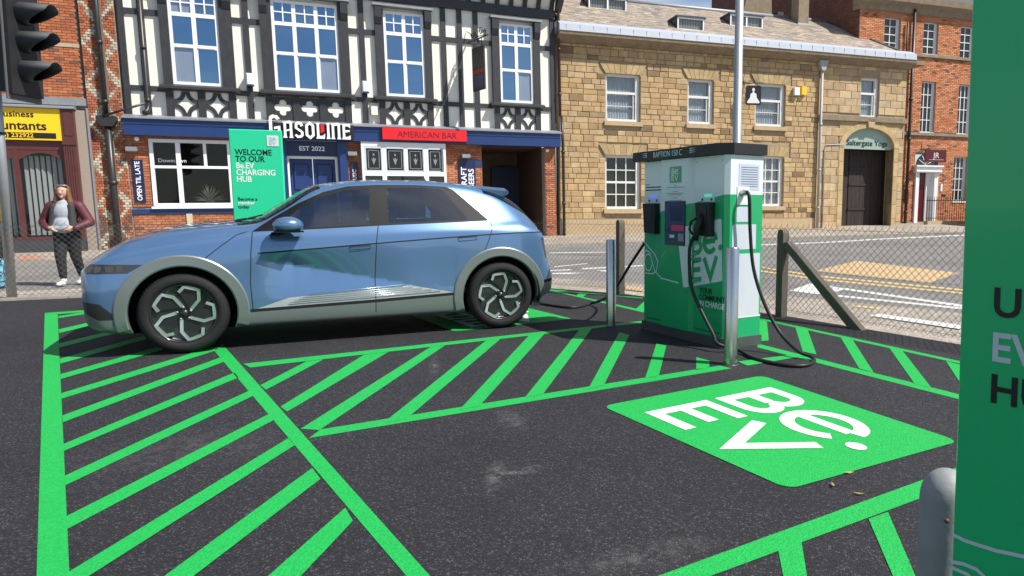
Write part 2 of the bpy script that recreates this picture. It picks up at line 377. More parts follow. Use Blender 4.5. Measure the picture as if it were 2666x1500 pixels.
# right of the charger
z7 = dict(k=3.623, off=(1960,560))
paint_px([(40,985),(50,985),(2300,1480),(2300,1505),(150,1025),(40,1003)], **z7)
paint_px([(1972,901),(1972,911),(2600,1076),(2600,1062)])
for q in ([(40,985),(130,1005),(150,1205),(45,1215)],[(395,1060),(510,1085),(600,1340),(470,1310)]): paint_px(q, **z7)
for q in ([(2110,848),(2142,858),(2197,945),(2160,934)],[(2235,880),(2270,890),(2342,984),(2300,974)],[(2378,915),(2412,924),(2500,1030),(2440,1012)]): paint_px([(x*1.03534,y*1.03534) for x,y in q])
paint_px([(1921,949),(2090,927),(2095,934),(1946,960)])
# behind the car
z9 = dict(k=4.0265, off=(1380,540))
for q in ([(180,870),(1180,962),(1180,973),(190,882)],[(190,882),(240,886),(1190,1098),(1190,1122)],[(515,912),(600,920),(545,965),(480,948)],[(1195,1005),(1195,1112),(1110,1085)]): paint_px(q, **z9)
# front right corner
a, b, c, d = gs(1758,1500), gs(2410,1259), gs(2395,1311), gs(1894,1500)
paint([ext(b,a,1.5), ext(a,b,1.9), ext(d,c,2.1), ext(c,d,1.5)], 'painted_line', 'green_paint', carpark)
zD = dict(k=2.576, off=(1560,960))
def gD(x, y): p = G(1560+x/2.576, 960+y/2.576); return Vector((p.x,p.y))
for q in ([(1200,1262),(1355,1198),(1385,1391),(1225,1391)],[(1805,1045),(1935,998),(2100,1391),(1950,1391)]):
    a, b, c, d = [gD(*p) for p in q]
    paint([a, b, ext(b,c,2.2), ext(a,d,2.2)], 'painted_line', 'green_paint', carpark)

# ---- the charging company's letter mark as strokes in a unit square
def arc(cx, cy, rx, ry, a0, a1, n=16):
    return [(cx+rx*math.cos(math.radians(a0+(a1-a0)*i/n)), cy+ry*math.sin(math.radians(a0+(a1-a0)*i/n))) for i in range(n+1)]
LOGO = [
    [(.335,.695),(.20,.695),(.20,.85)]+[(.325,.85)]+arc(.325,.7725,.075,.0775,80,-80,10),
    [(.20,.69),(.20,.54),(.335,.54)]+arc(.335,.6175,.085,.0775,-80,70,10),
    [(.53,.675),(.76,.675)],
    arc(.642,.665,.143,.145,4,318,28),
    [(.425,.425),(.20,.425),(.20,.13),(.425,.13)],
    [(.22,.28),(.40,.28)],
    [(.50,.44),(.645,.13),(.79,.44)],
]
def stroke(pts, w):
    """mitred ribbon -> list of (left,right) pairs"""
    P = [Vector(p) for p in pts]; out = []
    for i, p in enumerate(P):
        d0 = (P[i]-P[i-1]).normalized() if i else (P[1]-P[0]).normalized()
        d1 = (P[i+1]-P[i]).normalized() if i < len(P)-1 else d0
        t = (d0+d1).normalized() if (d0+d1).length > 1e-4 else d0
        n = Vector((-t.y, t.x)); k = max(.45, n.dot(Vector((-d1.y, d1.x))))
        out.append((p+n*w/2/k, p-n*w/2/k))
    return out
def strokes_mesh(paths, w, dot=None, z0=0.0, dz=.0006, mapf=None, thick=0.0):
    mb = MB()
    f = mapf or (lambda p, z: (p.x, p.y, z))
    for li, pts in enumerate(paths):
        s = stroke(pts, w); z = z0+li*dz
        vs = [f(q, z) for ab in s for q in ab]
        fs = [(2*i, 2*i+1, 2*i+3, 2*i+2) for i in range(len(s)-1)]
        mb.add(vs, fs)
        if thick:
            pass
    if dot:
        c = [f(Vector((dot[0]+dot[2]*math.cos(2*math.pi*i/16), dot[1]+dot[2]*math.sin(2*math.pi*i/16))), z0+dz*len(paths)) for i in range(16)]
        mb.add(c, [tuple(range(16))])
    return mb
def rounded_rect(x0, x1, y0, y1, r, n=5):
    P = []
    for cx, cy, a in ((x1-r,y1-r,0),(x0+r,y1-r,90),(x0+r,y0+r,180),(x1-r,y0+r,270)):
        P += arc(cx, cy, r, r, a, a+90, n)
    return P
def ground_logo(Lc, Tc, Rc, Bc):
    """bilinear square: corners left, top, right, bottom; x: left->bottom, y: left->top"""
    def mp(p): return Lc*(1-p.x)*(1-p.y)+Bc*p.x*(1-p.y)+Tc*(1-p.x)*p.y+Rc*p.x*p.y
    pl = [mp(Vector(p)) for p in rounded_rect(0,1,0,1,.05)]
    sq = paint(pl, 'painted_logo_square', 'green_paint', carpark)
    def f(p, z): q = mp(p); return (q.x, q.y, z)
    mb = strokes_mesh(LOGO, .060, (.86,.56,.038), z0=.0272, dz=.0003, mapf=f)
    o = mb.build('painted_letters', MATS['white_paint'], sq, fix=True)
    for p in o.data.polygons:
        pass
    return sq
ground_logo(gs(1568,1067), gs(1983,986), gs(2497,1160), gs(2053,1287))
rc, bc = gs(1491,836), gs(1130,875)
e = rc-bc; pn = Vector((-e.y, e.x)).normalized()*1.5
e2 = e.normalized()*1.5
ground_logo(rc-e2, rc-e2+pn, rc+pn, rc)
# wear: a few pale scuffs and a dropped leaf or two on the tarmac
for i, (x, y) in enumerate(((2210,1246),(2168,1278),(2236,1301))):
    c = G(x, y); a = i*1.3
    MB().add([(c.x+.03*math.cos(a)-.006*math.sin(a), c.y+.03*math.sin(a)+.006*math.cos(a), .034),(c.x+.008*math.sin(a), c.y-.008*math.cos(a), .03),(c.x-.026*math.cos(a), c.y-.026*math.sin(a), .036),(c.x-.01*math.sin(a), c.y+.01*math.cos(a), .031)], [(0,1,2),(0,2,3)]).build('fallen_leaf', mat('leaf_dry', (.35,.25,.06), .6)).__setitem__('label', ['dry yellow leaf on the tarmac below the white lettered square, the one nearest the square','dry leaf on the tarmac, middle one of the three near the lettered square','dry leaf on the tarmac farthest from the lettered square'][i])
for o in COL.objects:
    if o.name.startswith('fallen_leaf'): o['category'] = 'leaf'; o['group'] = 'dry leaves on the tarmac'

# ---- road markings
def rp(pts, m, nm, k=3.623, off=(1960,560), dz=-.014):
    return paint_px(pts, nm, m, road, dz, k, off)
rp([(590,520),(980,425),(1940,540),(1660,635)], 'tan_surface', 'coloured_surfacing')
rp([(30,470),(250,508),(600,562),(2300,722),(2300,735),(600,575),(250,520),(30,482)], 'road_yellow', 'yellow_line')
rp([(30,510),(250,540),(600,590),(2300,752),(2300,766),(600,603),(250,552),(30,522)], 'road_yellow', 'yellow_line')
rp([(350,705),(540,640),(690,655),(880,688),(720,735),(600,737)], 'road_white', 'white_arrow')
rp([(860,680),(2300,882),(2300,905),(850,695)], 'road_white', 'white_line')
rp([(740,740),(2300,895),(2300,915),(760,756)], 'road_white', 'white_line')
rp([(935,868),(1060,878),(1200,890),(1180,905),(1060,893),(960,885)], 'road_yellow', 'yellow_mark', dz=.026)
rp([(1180,950),(1960,1060),(1960,1100),(1110,972)], 'road_white', 'pale_strip', dz=.026)
rp([(60,275),(700,250),(1280,215),(2400,165),(2400,172),(1280,223),(700,258),(60,283)], 'road_white', 'white_line')
for q in ([(150,655),(430,643),(430,652),(150,662)],[(550,632),(1180,600),(1180,610),(550,642)],[(230,683),(400,678),(570,680),(400,692),(240,692)],[(700,655),(800,652),(900,660),(800,668)],[(200,470),(790,462),(790,468),(200,477)],[(250,615),(600,580),(600,586),(250,622)]):
    rp(q, 'road_white', 'white_line', 4.0265, (1380,540))
rp([(1000,835),(1180,858),(1180,900),(1000,880)], 'tan_surface', 'coloured_surfacing', 4.0265, (1380,540), .026)
rp([(200,950),(450,938),(440,990),(200,1003)], 'red_tactile', 'tactile_paving', 4.027, (0,440), .088)
# ================================================================== BUILDINGS: helpers
mat('brick', (1,1,1), .85, attr=True, noise=.35, nscale=14, bump=.35, bscale=60)
mat('mortar', (.36,.31,.26), .9, noise=.4, nscale=20)
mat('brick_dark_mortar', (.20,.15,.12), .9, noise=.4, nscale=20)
mat('stone', (1,1,.94), .88, attr=True, noise=.52, nscale=3.2, bump=.6, bscale=25, detail=10)
mat('stone_mortar', (.40,.30,.18), .9, noise=.5, nscale=8, bump=.3)
mat('render_white', (.82,.80,.71), .8, noise=.35, nscale=5, stretch=(1,1,.12), col2=(.62,.59,.50), bump=.15, bscale=30)
mat('timber_black', (.022,.023,.026), .5, noise=.5, nscale=12, col2=(.05,.05,.052), stretch=(1,1,.25), bump=.2, bscale=40)
mat('frame_white', (.80,.80,.80), .35, noise=.12, nscale=2, col2=(.68,.68,.68))
mat('sash_white', (.72,.72,.69), .45, noise=.2, nscale=4, col2=(.58,.57,.53))
mat('lead', (.24,.25,.27), .5, metal=.3, noise=.5, nscale=5, col2=(.36,.37,.39))
mat('lead_pale', (.42,.45,.50), .5, metal=.2, noise=.5, nscale=4, col2=(.52,.55,.6))
mat('blue_paint', (.012,.035,.135), .4, noise=.35, nscale=2.5, col2=(.02,.055,.19), bump=.08)
mat('navy_panel', (.010,.018,.075), .4, noise=.2, nscale=6)
mat('red_panel', (.72,.008,.015), .4)
mat('black_metal', (.012,.012,.013), .45, noise=.4, nscale=15, col2=(.04,.035,.03))
mat('brown_paint', (.085,.022,.020), .45, noise=.4, nscale=5, col2=(.13,.04,.035))
mat('yellow_panel', (.85,.55,.01), .45)
mat('ink', (.008,.008,.009), .5)
mat('letter_white', (.82,.82,.80), .45)
mat('pebbledash', (.42,.35,.29), .95, noise=.8, nscale=60, col2=(.2,.16,.13), bump=.8, bscale=90)
mat('dark_plinth', (.045,.05,.055), .7, noise=.4, nscale=4)
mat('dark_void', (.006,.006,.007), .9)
mat('old_wood', (.045,.028,.018), .7, noise=.6, nscale=5, stretch=(1,1,.2), col2=(.11,.07,.045), bump=.3)
mat('slate_dark', (.055,.052,.055), .7, noise=.5, nscale=8)
mat('curtain', (.62,.64,.66), .9, noise=.35, nscale=14, stretch=(1,1,.05), col2=(.38,.40,.43))
mat('blind_slat', (.55,.55,.52), .8)
mat('pipe_black', (.02,.02,.021), .4, noise=.4, nscale=8, col2=(.05,.045,.04))
mat('pipe_red', (.09,.028,.022), .5, noise=.4, nscale=8)
mat('pipe_pale', (.42,.41,.40), .5, noise=.4, nscale=6)
# window glass that mirrors the open sky; the room behind is dark
mat('pane_sky', (.012,.014,.018), .025, spec=.5, ior=4.2, tint=(.42,.70,1.0), noise=.25, nscale=.7, col2=(.03,.03,.035), bump=.03, bscale=1.3, bdist=.02)
mat('pane_blind', (.20,.22,.25), .06, spec=.5, ior=2.6, tint=(.55,.78,1.0), noise=.3, nscale=2, col2=(.12,.14,.18))
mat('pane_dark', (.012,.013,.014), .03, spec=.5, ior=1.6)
glassmat('pane_clear', (.86,.88,.89), .008, fres=.4)

def wall_cells(u0, u1, z0, z1, ops):
    """rectangles of a wall left over around rectangular openings"""
    us = sorted({u0, u1}|{min(max(x, u0), u1) for o in ops for x in o[:2]}); out = []
    for a, b in zip(us, us[1:]):
        if b-a < 1e-5: continue
        cut = sorted((max(o[2], z0), min(o[3], z1)) for o in ops if o[0] < b-1e-6 and o[1] > a+1e-6)
        z = z0
        for c, d in cut:
            if c > z+1e-5: out.append((a, b, z, c))
            z = max(z, d)
        if z < z1-1e-5: out.append((a, b, z, z1))
    return out
def wall(name, parent, m, u0, u1, z0, z1, y0, y1, ops=()):
    mb = MB()
    for a, b, c, d in wall_cells(u0, u1, z0, z1, ops): mb.box(a, b, y0, y1, c, d)
    return mb.build(name, m, parent)
def intervals(u0, u1, z0, z1, ops):
    segs = [(u0, u1)]
    for o in ops:
        if o[2] < z1-1e-4 and o[3] > z0+1e-4:
            ns = []
            for a, b in segs:
                if o[1] <= a or o[0] >= b: ns.append((a, b)); continue
                if o[0] > a: ns.append((a, o[0]))
                if o[1] < b: ns.append((o[1], b))
            segs = ns
    return [s for s in segs if s[1]-s[0] > .03]
BR_COLS = [(.40,.125,.055),(.44,.15,.07),(.36,.105,.05),(.47,.17,.085),(.33,.10,.055),(.42,.13,.05)]
_bricks = {}
def brick_mesh(w, h, ci, cols, pre):
    key = (round(w,3), round(h,3), ci, pre)
    if key not in _bricks:
        _bricks[key] = MB().bbox(0, w, -.012, .02, 0, h, .006, col=cols[ci]).mesh('brick', MATS['brick'])
    return _bricks[key]
def brickwork(parent, u0, u1, z0, z1, ops=(), y=0.0, nmax=300, cols=BR_COLS, colf=None, order=None, L=.225, Hc=.075, joint=.010, pre='a', used=None, dark=.12):
    """stretcher-bond bricks: the nearest nmax as objects, the rest joined as one part"""
    bricks = []; nz = int(round((z1-z0)/Hc))
    for r in range(nz):
        za, zb = z0+r*Hc, z0+(r+1)*Hc-joint
        for a, b in intervals(u0, u1, za, zb, ops):
            x = a-(((a-u0)+ (L/2 if r % 2 else 0)) % L)
            while x < b-1e-4:
                p, q = max(x, a), min(x+L, b)
                if q-p > .04: bricks.append((p, q-joint, za, zb, r))
                x += L
    res = []
    for p, q, za, zb, r in bricks:
        c = colf(p, q, za, zb, r) if colf else None
        if c is None:
            c = cols[rnd.randrange(len(cols))]
            if rnd.random() < dark: c = (.17,.09,.065)
        k = .86+.28*rnd.random()
        res.append((p, q, za, zb, tuple(min(1, v*k) for v in c)))
    res.sort(key=order or (lambda t: t[0]))
    k = nmax if used is None else max(0, nmax-used[0])
    for p, q, za, zb, c in res[:k]:
        dy = rnd.uniform(-.003, .003)
        MB().bbox(p, q, y-.012+dy, y+.02, za, zb, .005, col=c).build('brick', MATS['brick'], parent)
    if used is not None: used[0] += min(k, len(res))
    if len(res) > k:
        mb = MB()
        for p, q, za, zb, c in res[k:]:
            dy = rnd.uniform(-.003, .003); mb.bbox(p, q, y-.012+dy, y+.02, za, zb, .005, col=c)
        mb.build('brick_courses', MATS['brick'], parent, kind='stuff')
def window(parent, u0, u1, z0, z1, y, cols, rows, m='frame_white', fw=.06, bar=.04, pane='pane_sky', depth=.06, name='window', zs=None, us=None, yaw=0.0):
    """frame with glazing bars; us/zs: bar centres; panes are children of the frame"""
    us = us if us is not None else [u0+(u1-u0)*i/cols for i in range(1, cols)]
    zs = zs if zs is not None else [z0+(z1-z0)*i/rows for i in range(1, rows)]
    f = MB()
    f.box(u0, u0+fw, y, y+depth, z0, z1); f.box(u1-fw, u1, y, y+depth, z0, z1)
    f.box(u0+fw, u1-fw, y, y+depth, z0, z0+fw); f.box(u0+fw, u1-fw, y, y+depth, z1-fw, z1)
    for u in us: f.box(u-bar/2, u+bar/2, y+.004, y+depth-.004, z0+fw, z1-fw)
    ue = [u0+fw]+list(us)+[u1-fw]
    for z in zs:
        for i, (a, b) in enumerate(zip(ue, ue[1:])):
            f.box(a+(bar/2 if i else 0), b-(bar/2 if i < len(ue)-2 else 0), y+.004, y+depth-.004, z-bar/2, z+bar/2)
    w = f.build(name, MATS[m], parent)
    ze = [z0+fw]+list(zs)+[z1-fw]
    for i, (a, b) in enumerate(zip(ue, ue[1:])):
        for j, (c, d) in enumerate(zip(ze, ze[1:])):
            p0, p1 = a+(bar/2 if i else 0), b-(bar/2 if i < len(ue)-2 else 0); q0, q1 = c+(bar/2 if j else 0), d-(bar/2 if j < len(ze)-2 else 0)
            yc = y+depth*.5; j4 = [rnd.uniform(-.008,.008) if pane == 'pane_sky' else 0 for _ in range(3)]; yw = yaw*(p1-p0)
            ya, yb, yd = yc+j4[0], yc+j4[1]+yw, yc+j4[2]; ye = yb+yd-ya
            pm = MATS[pane] if rnd.random() > (.16 if pane == 'pane_sky' else 0) else MATS['pane_blind']
            MB().add([(p0,ya,q0),(p1,yb,q0),(p1,ye,q1),(p0,yd,q1),(p0,ya+.006,q0),(p1,yb+.006,q0),(p1,ye+.006,q1),(p0,yd+.006,q1)], [(0,1,2,3),(7,6,5,4),(0,4,5,1),(1,5,6,2),(2,6,7,3),(3,7,4,0)]).build('pane', pm, w)
    return w
FONT_CACHE = {}
def text(name, s, size, m, parent, loc, rot=(math.pi/2,0,0), bold=0.0, ext=.004, align='LEFT', sx=1.0, spacing=1.0, lines=1.0):
    cu = bpy.data.curves.new('t', 'FONT'); cu.body = s; cu.size = size; cu.extrude = ext; cu.offset = bold*size; cu.align_x = align; cu.space_character = spacing; cu.space_line = lines; cu.resolution_u = 3
    t = bpy.data.objects.new('t', cu); COL.objects.link(t); bpy.context.view_layer.update()
    me = bpy.data.meshes.new_from_object(t.evaluated_get(bpy.context.evaluated_depsgraph_get()))
    bpy.data.objects.remove(t); bpy.data.curves.remove(cu)
    me.materials.clear(); me.materials.append(MATS[m])
    o = link(name, me, parent, loc, rot); o.scale = (sx, 1, 1)
    return o

# ================================================================== THE TIMBERED PUB
TH = -.011
pub = empty('pub_building', (PUB_O.x, PUB_O.y, 0), (0, TH, PUB_A), 'half timbered black and white pub with navy fascia, four tall upper windows and side passage', 'building')
MT, MW, MBk = MATS['timber_black'], MATS['render_white'], MATS['brick']
UW = [(2.32,3.60,2,2.08,3.96),(5.05,6.97,3,4.72,7.28),(8.37,9.67,2,8.10,9.92),(12.28,13.52,2,12.01,13.78)]
wops = [(a,b,5.01,7.74) for a,b,n,l,r in UW]
wall('upper_wall', pub, MW, 1.07, 14.39, 3.95, 9.15, 0, .3, wops)
T = lambda *b: B('timber', MT, pub, b)
T(1.07,1.22,-.07,0,4.06,8.05); T(14.2,14.39,-.07,0,4.06,8.05)
for a, b in ((1.22,2.08),(3.96,4.72),(7.28,8.10),(9.92,12.01),(13.78,14.2)):
    T(a,b,-.055,0,6.94,7.10); T(a,b,-.055,0,4.78,4.93)
T(1.07,14.39,-.12,0,8.05,8.36); T(1.07,14.39,-.075,0,3.98,4.07)
for c in (1.63,4.33,7.69,10.34,10.90,11.46):
    w = .085
    for z0, z1 in ((4.07,4.78),(4.93,6.94),(7.10,8.05)): T(c-w,c+w,-.06,0,z0,z1)
for c in (3.96+.06,4.72-.06,7.28+.06,8.10-.06): pass
# cove below the eaves: dark ribs over pale panels
cv = [(-.02,8.36),(-.10,8.55),(-.26,8.78),(-.50,8.96),(-.72,9.04)]
MB().add([(u,y+.03,z) for u in (1.07,14.39) for y,z in cv], [(i,i+5,i+6,i+1) for i in range(4)]).build('cove_panel', MW, pub)
for i in range(27):
    u = 1.15+i*.505
    MB().add([(u+dx,y+dd,z) for dx in (-.075,.075) for y,z in cv for dd in (-.05,.02)], [(2*k,2*k+2,2*k+12,2*k+10) for k in range(4)]+[(2*k,2*k+1,2*k+3,2*k+2) for k in range(4)]+[(10+2*k,12+2*k,13+2*k,11+2*k) for k in range(4)]).build('cove_rib', MT, pub)
B('eaves_gutter', MATS['pipe_black'], pub, (.95,14.55,-.88,-.70,9.02,9.15))
MB().prism([(-.9,9.1),(3.5,12.6),(7.5,9.1)], .95, 14.55, 'x').build('roof', MATS['slate_dark'], pub)
MB().prism([(-.88,9.05),(-.88,9.3),(-.3,9.05),(-.02,8.3),(-.12,8.3)], 14.40, 14.62, 'x').build('eaves_bracket', MATS['timber_black'], pub)
# oriel windows
def quadrant_panel(parent, u0, u1, z0, z1, y):
    w = u1-u0; h = z1-z0; mb = MB(); r1, r2 = .50, .33
    for cx, cz, a0 in ((u0,z0,0),(u1,z0,90),(u1,z1,180),(u0,z1,270)):
        n = 10; vs = []
        for i in range(n+1):
            a = math.radians(a0+90*i/n); c, s = math.cos(a), math.sin(a)
            for r in (r2, r1):
                for yy in (y-.03, y): vs.append((cx+c*r*w, yy, cz+s*r*h))
        fs = []
        for i in range(n):
            k = 4*i; fs += [(k,k+2,k+6,k+4),(k,k+4,k+5,k+1),(k+2,k+3,k+7,k+6)]
        mb.add(vs, fs)
    mb.build('tracery', MT, parent)
def foil_panel(parent, u0, u1, z0, z1, y):
    cx, cz = (u0+u1)/2, (z0+z1)/2+.02; w, h = (u1-u0)/2, (z1-z0)/2; s = min(w, h)*.92; n = 64; vs = []
    for i in range(n):
        a = 2*math.pi*i/n; ph = (a+math.pi/4) % (math.pi/2)-math.pi/4; d, rho = .52*s, .40*s
        q = rho*rho-(d*math.sin(ph))**2; r = d*math.cos(ph)+math.sqrt(q) if q > 0 else .42*s
        c, sn = math.cos(a), math.sin(a); R = min(w/max(abs(c),1e-6), h/max(abs(sn),1e-6))
        for rr, yy in ((r,y-.03),(r,y),(R,y-.03)): vs.append((cx+c*rr, yy, (z0+z1)/2+ (sn*rr if rr == R else sn*rr+.02)))
    fs = []
    for i in range(n):
        k, j = 3*i, 3*((i+1) % n); fs += [(k,j,j+2,k+2),(k,k+1,j+1,j)]
    MB().add(vs, fs).build('tracery', MT, parent)
for wi, (a, b, nc, l, r) in enumerate(UW):
    yo = -.15
    w = (b-a)/nc; us = [a+w*i for i in range(1, nc)]
    wf = window(pub, a, b, 5.01, 7.74, yo+.05, nc, 3, 'frame_white', .085, .115, 'pane_sky', .09, zs=[6.13,7.04], us=us)
    # small panes in the top lights
    ue = [a+.085]+us+[b-.085]
    for p, q in zip(ue, ue[1:]):
        p2, q2 = p+(.058 if p != ue[0] else 0), q-(.058 if q != ue[-1] else 0); mu = (p2+q2)/2
        MB().box(mu-.018, mu+.018, yo+.045, yo+.13, 7.10, 7.655).box(p2, mu-.018, yo+.045, yo+.13, 7.365, 7.4).box(mu+.018, q2, yo+.045, yo+.13, 7.365, 7.4).build('glazing_bars', MATS['frame_white'], wf)
        B('casement_rail', MATS['frame_white'], wf, (p+.05, q-.05, yo+.03, yo+.052, 6.09, 6.13))
    B('timber', MT, pub, (l,a,yo,0,4.93,7.80)); B('timber', MT, pub, (b,r,yo,0,4.93,7.80))
    for c in (l, r-.22):
        MB().prism([(yo-.02,7.3),(yo-.10,7.5),(yo-.12,7.86),(0,7.86),(0,7.3)], c, c+.22, 'x').build('corbel', MT, pub)
    B('lead_flashing', MATS['lead'], pub, (l-.06,r+.06,yo-.14,0,7.86,7.93))
    MB().prism([(yo-.16,4.93),(yo-.16,4.86),(yo-.05,4.82),(0,4.82),(0,4.99),(yo,4.99)], l-.1, r+.1, 'x').build('sill', MT, pub)
    # apron
    np_ = 3 if wi == 1 else 2; yb = -.10
    B('apron', MW, pub, (l+.02,r-.02,yb,0,4.07,4.82))
    st = .2; pw = (r-l-.04-st*(np_+1))/np_
    for i in range(np_+1):
        x = l+.02+i*(pw+st); B('timber', MT, pub, (x,x+st,yb-.06,yb,4.07,4.82), )
        MB().box(x+.01,x+st-.01,yb-.07,yb-.06,4.62,4.64).box(x+.01,x+st-.01,yb-.07,yb-.06,4.67,4.69).box(x+.01,x+st-.01,yb-.07,yb-.06,4.57,4.59).build('reeding', MT, pub)
    for i in range(np_):
        x = l+.02+st+i*(pw+st)
        (foil_panel if np_ == 3 else quadrant_panel)(pub, x, x+pw, 4.09, 4.80, yb-.002)
# fascia
MB().prism([(-.42,3.94),(-.42,3.99),(-.05,4.09),(0,4.09),(0,3.94)], 1.0, 14.46, 'x').build('lead_flashing', MATS['lead'], pub)
fas = MB().prism([(-.34,3.47),(-.36,3.94),(0,3.94),(0,3.47)], 1.02, 14.44, 'x').build('fascia', MATS['blue_paint'], pub)
scal = MB()
for i in range(150): scal.prism([(1.06+i*.089,3.80),(1.06+i*.089+.045,3.775),(1.06+i*.089+.089,3.80),(1.06+i*.089+.089,3.815),(1.06+i*.089,3.815)], -.372, -.355, 'y')
scal.build('fascia_trim', MATS['blue_paint'], fas)
# ---- ground floor
gops = [(1.55,3.68,1.40,3.40),(4.93,7.05,-.2,3.47),(7.47,10.22,.9,3.47),(11.55,13.92,-.2,3.47)]
wall('ground_wall', pub, MATS['mortar'], 1.0, 11.55, -.2, 3.47, .02, .35, gops)
wall('end_pier', pub, MATS['mortar'], 13.92, 14.36, -.2, 3.47, .02, .35)
used = [0]
brickwork(pub, 1.02, 14.34, -.03, 3.47, gops+[(1.0,4.93,1.19,1.33)], y=0.0, nmax=170, used=None, cols=[(.44,.15,.065),(.48,.18,.08),(.40,.13,.06),(.5,.2,.1)], dark=.03, order=lambda t: (t[3] > 3.45, abs(t[0]-1.3) if t[0] < 4.9 else 1+abs(t[0]-10.8)))
B('blue_band', MATS['blue_paint'], pub, (1.0,4.93,-.05,.02,1.19,1.33))
B('tile_panel', mat('cream_tile', (.6,.52,.38), .5, noise=.4, nscale=30), pub, (2.36,2.52,-.04,.0,.78,1.19))
# front window with a plant inside
gw = window(pub, 1.55, 3.68, 1.40, 3.40, -.05, 1, 1, 'frame_white', .10, .08, 'pane_clear', .1, us=[], zs=[], yaw=.03)
bars = MB().box(2.22,2.34,-.06,.05,1.5,3.3).box(1.65,2.22,-.056,.045,2.54,2.62).box(2.34,3.58,-.056,.045,2.54,2.62).box(2.94,3.02,-.056,.045,2.62,3.3).build('glazing_bars', MATS['frame_white'], gw)
B('sill', MATS['frame_white'], pub, (1.5,3.73,-.12,.0,1.335,1.40))
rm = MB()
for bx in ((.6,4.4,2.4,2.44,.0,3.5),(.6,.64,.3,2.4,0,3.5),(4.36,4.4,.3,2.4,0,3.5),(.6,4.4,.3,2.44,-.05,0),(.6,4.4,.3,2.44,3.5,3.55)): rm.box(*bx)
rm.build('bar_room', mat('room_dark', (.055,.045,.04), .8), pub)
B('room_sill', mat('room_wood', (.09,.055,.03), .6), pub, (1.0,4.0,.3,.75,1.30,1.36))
B('picture_frame', MATS['ink'], pub, (2.0,2.2,2.35,2.395,1.9,2.3))
text('window_lettering', 'Downtown', .16, 'letter_white', gw, (1.74,.02,2.72), bold=-.004, ext=.001)
# door
dr = B('door_surround', MATS['blue_paint'], pub, (4.93,5.24,-.16,.3,-.1,3.46), (6.74,7.05,-.16,.3,-.1,3.46), (5.24,6.74,-.05,.3,2.98,3.46))
B('pilaster', MATS['blue_paint'], dr, (4.97,5.18,-.24,-.165,-.1,3.0)); B('pilaster', MATS['blue_paint'], dr, (6.8,7.01,-.24,-.165,-.1,3.0))
B('navy_board', MATS['navy_panel'], dr, (5.24,6.74,-.09,-.055,3.0,3.46))
text('sign_text', 'EST 2022', .20, 'letter_white', dr, (5.99,-.095,3.15), bold=.018, align='CENTER')
B('door_frame', MATS['frame_white'], pub, (5.24,5.3,.0,.12,-.1,2.98), (6.68,6.74,.0,.12,-.1,2.98), (5.3,6.68,.0,.12,2.91,2.98))
for s0 in (5.3,6.0):
    d = B('door', MATS['blue_paint'], pub, (s0,s0+.68,.2,.26,-.1,2.91))
    for pz0, pz1 in ((.25,.95),(1.1,1.75),(1.9,2.75)): MB().bbox(s0+.1,s0+.58,.16,.2,pz0,pz1,.03).build('door_panel', MATS['blue_paint'], d)
# pub name in blackletter, standing off the fascia
def glyph(ch):
    h = .50; t = .075
    def stem(x, z0=0, z1=h, w=t): return [(x-w*.85,z0),(x+w*.85,z0),(x+w*.55,z0+.045),(x+w*.5,z0+.09),(x+w*.5,z1-.09),(x+w*.55,z1-.045),(x+w*.9,z1),(x-w*.9,z1),(x-w*.5,z1-.05),(x-w*.5,z0+.09)]
    if ch == 'A': return [stem(.06), stem(.235), [(.0,.5),(.06,.5),(.20,.545),(.27,.5),(.235,.45),(.06,.45)], [(.09,.2),(.2,.23),(.2,.28),(.09,.25)]], .31
    if ch == 'S': return [[(.02,.08),(.10,.0),(.22,.02),(.28,.09),(.28,.20),(.20,.27),(.11,.33),(.11,.42),(.03,.40),(.03,.31),(.12,.24),(.20,.18),(.20,.10),(.13,.08),(.06,.13)], [(.03,.40),(.11,.42),(.17,.44),(.20,.36),(.28,.40),(.24,.5),(.13,.53),(.05,.48)]], .31
    if ch == 'O': return [[(.02,.09),(.10,.13),(.10,.39),(.02,.42)], [(.21,.13),(.29,.09),(.29,.42),(.21,.39)], [(.02,.42),(.10,.39),(.155,.44),(.21,.39),(.29,.42),(.155,.54)], [(.02,.09),(.155,-.03),(.29,.09),(.21,.13),(.155,.07),(.10,.13)]], .32
    if ch == 'L': return [stem(.07), [(.07,0),(.26,0),(.28,.17),(.21,.10),(.10,.09)]], .30
    if ch == 'I': return [stem(.07)], .15
    if ch == 'N': return [stem(.06), stem(.24), [(.09,.42),(.10,.5),(.20,.53),(.27,.48),(.21,.44)]], .315
    if ch == 'E': return [stem(.07), [(.07,0),(.27,0),(.27,.14),(.20,.09),(.10,.08)], [(.09,.22),(.25,.25),(.25,.31),(.09,.29)], [(.09,.42),(.20,.42),(.27,.37),(.27,.5),(.07,.5)]], .29
    if ch == 'G': return [[(.02,.10),(.11,.15),(.11,.62),(.02,.58)], [(.02,.58),(.11,.62),(.18,.67),(.25,.60),(.34,.64),(.27,.74),(.13,.76),(.04,.70)], [(.02,.10),(.18,-.05),(.34,.08),(.26,.13),(.18,.07),(.11,.15)], [(.26,.13),(.34,.08),(.34,.38),(.26,.36)], [(.16,.30),(.34,.36),(.34,.42),(.16,.38)]], .40
gname = empty('pub_name_letters', (0,0,0)); gname.parent = pub
x = 4.78
